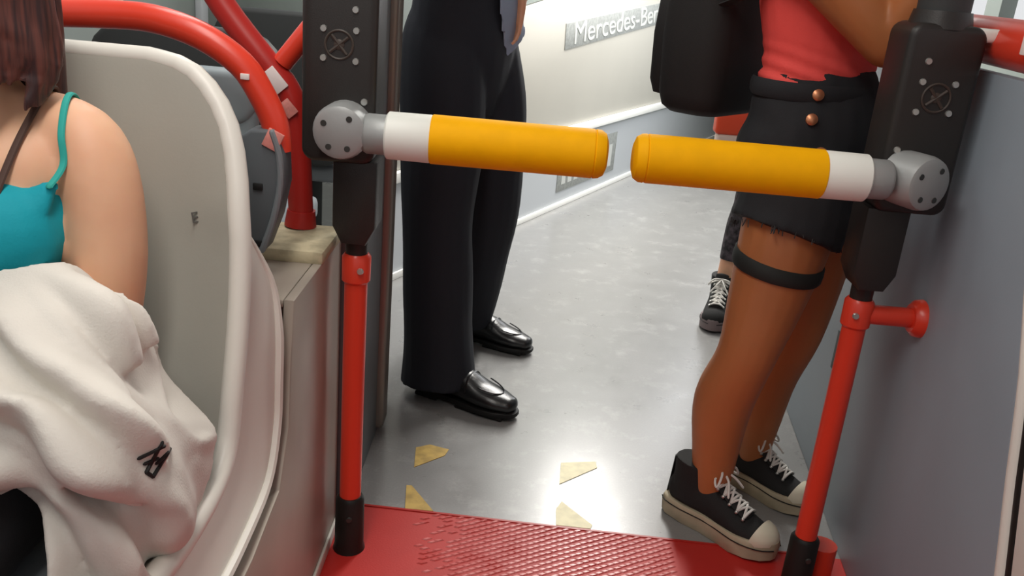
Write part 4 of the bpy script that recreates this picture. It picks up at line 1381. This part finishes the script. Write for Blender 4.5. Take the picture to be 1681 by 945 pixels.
for h_, k_, a_ in ((hR, kR, aR), (hL, kL, aL)):
    tube(bm, [h_, (h_ + k_) / 2 + f * 0.01, k_, k_ * 0.65 + a_ * 0.35 - f * 0.02, a_], [0.085, 0.07, 0.052, 0.052, 0.035], 16, ref=l, sub=3, cap=4)
for s in (1, -1):
    s0 = pel + l * s * 0.17 + Z(0.45)
    e0 = pel + l * s * 0.22 + Z(0.18) + f * 0.0
    w0 = pel + l * s * 0.17 + Z(-0.02) + f * 0.12
    tube(bm, [s0 - l * s * 0.07, s0, (s0 + e0) / 2, e0], [0.05, 0.05, 0.044, 0.038], 14, sub=3, cap=3)
    tube(bm, [e0, (e0 + w0) / 2, w0], [0.038, 0.034, 0.025], 14, sub=2, cap=3)
    hand(bm, w0, V((0, 0, -1)) + f * 0.2, -l * s, 0.5, 0.92)
    if s < 0:
        grip = w0 - Z(0.10) + f * 0.02
obj('body', fused(bm, 0.007, 5), M['skin_fair'], qo)
add_eyes(qo, HC, f, 0.97)
bm = B()
tube(bm, [pel - Z(0.08), pel + Z(0.02), pel + Z(0.10)], [(0.155, 0.112), (0.167, 0.122), (0.14, 0.108)], 22, ref=l, sub=3, cap=2)
for h_, k_, a_ in ((hR, kR, aR), (hL, kL, aL)):
    tube(bm, [h_, (h_ + k_) / 2 + f * 0.01, k_, k_ * 0.65 + a_ * 0.35 - f * 0.02, k_ * 0.3 + a_ * 0.7], [0.092, 0.077, 0.059, 0.058, 0.048], 16, ref=l, sub=3, cap=0)
obj('leggings', fused(bm, 0.007, 3), M['legging'], qo)
bm = B()
tube(bm, [pel + Z(0.06), pel + Z(0.13), pel + Z(0.33), pel + Z(0.45), pel + Z(0.5)], [(0.15, 0.118), (0.135, 0.105), (0.16, 0.12), (0.165, 0.095), (0.1, 0.07)], 22, ref=l, sub=3, cap=1)
obj('shirt', fused(bm, 0.007, 3), M['black_cloth'], qo)
bm = B(); ball(bm, HC - f * 0.02 + Z(0.038), (0.087, 0.087, 0.09), None, 18, 12); obj('hair', bm, M['hair_brown'], qo)
sneaker(qo, (0.80, 3.222, 0), (-0.28, -0.96), 0.285, high=0.15, cream='sole_mauve', cap_mat='canvas')
sneaker(qo, (0.97, 3.28, 0), (0.02, -1), 0.285, high=0.15, cream='sole_mauve', cap_mat='canvas')
# small items beside that person
bm = B()
rings = []
cc = V((0.862, 2.96, 0))
for z, sx, sy in ((0.0, 0.05, 0.035), (0.03, 0.06, 0.045), (0.12, 0.05, 0.04), (0.20, 0.035, 0.028), (0.235, 0.012, 0.01), (0.265, 0.03, 0.02)):
    rings.append([cc + V((sx * math.cos(2 * PI * k / 18) * (1 + 0.12 * math.sin(5 * k + z * 40)), sy * math.sin(2 * PI * k / 18), z)) for k in range(18)])
rings_to_bm(bm, rings)
tag(obj('carrier_bag', bm, M['white_film']), 'small white knotted bag on the floor beside the hidden black sneaker', 'bag')
ho = empty('shoulder_bag', (0.705, 3.04, 0.66), 'small orange red bag with a pale base, glimpsed under the backpack', 'bag')
bm = B(); box(bm, (0.705, 3.04, 0.745), (0.14, 0.06, 0.10), bev=0.012, seg=3); obj('bag_body', bm, M['orange_red'], ho)
bm = B(); box(bm, (0.71, 3.04, 0.672), (0.13, 0.056, 0.05), bev=0.01, seg=3); obj('bag_base', bm, M['pale_pink'], ho)
bm = B(); tube(bm, [(0.655, 3.04, 0.79), (0.66, 3.05, 0.85), (0.70, 3.06, 0.875), (0.75, 3.05, 0.85), (0.755, 3.04, 0.79)], 0.005, 8, sub=4); obj('handle', bm, M['orange_red'], ho)
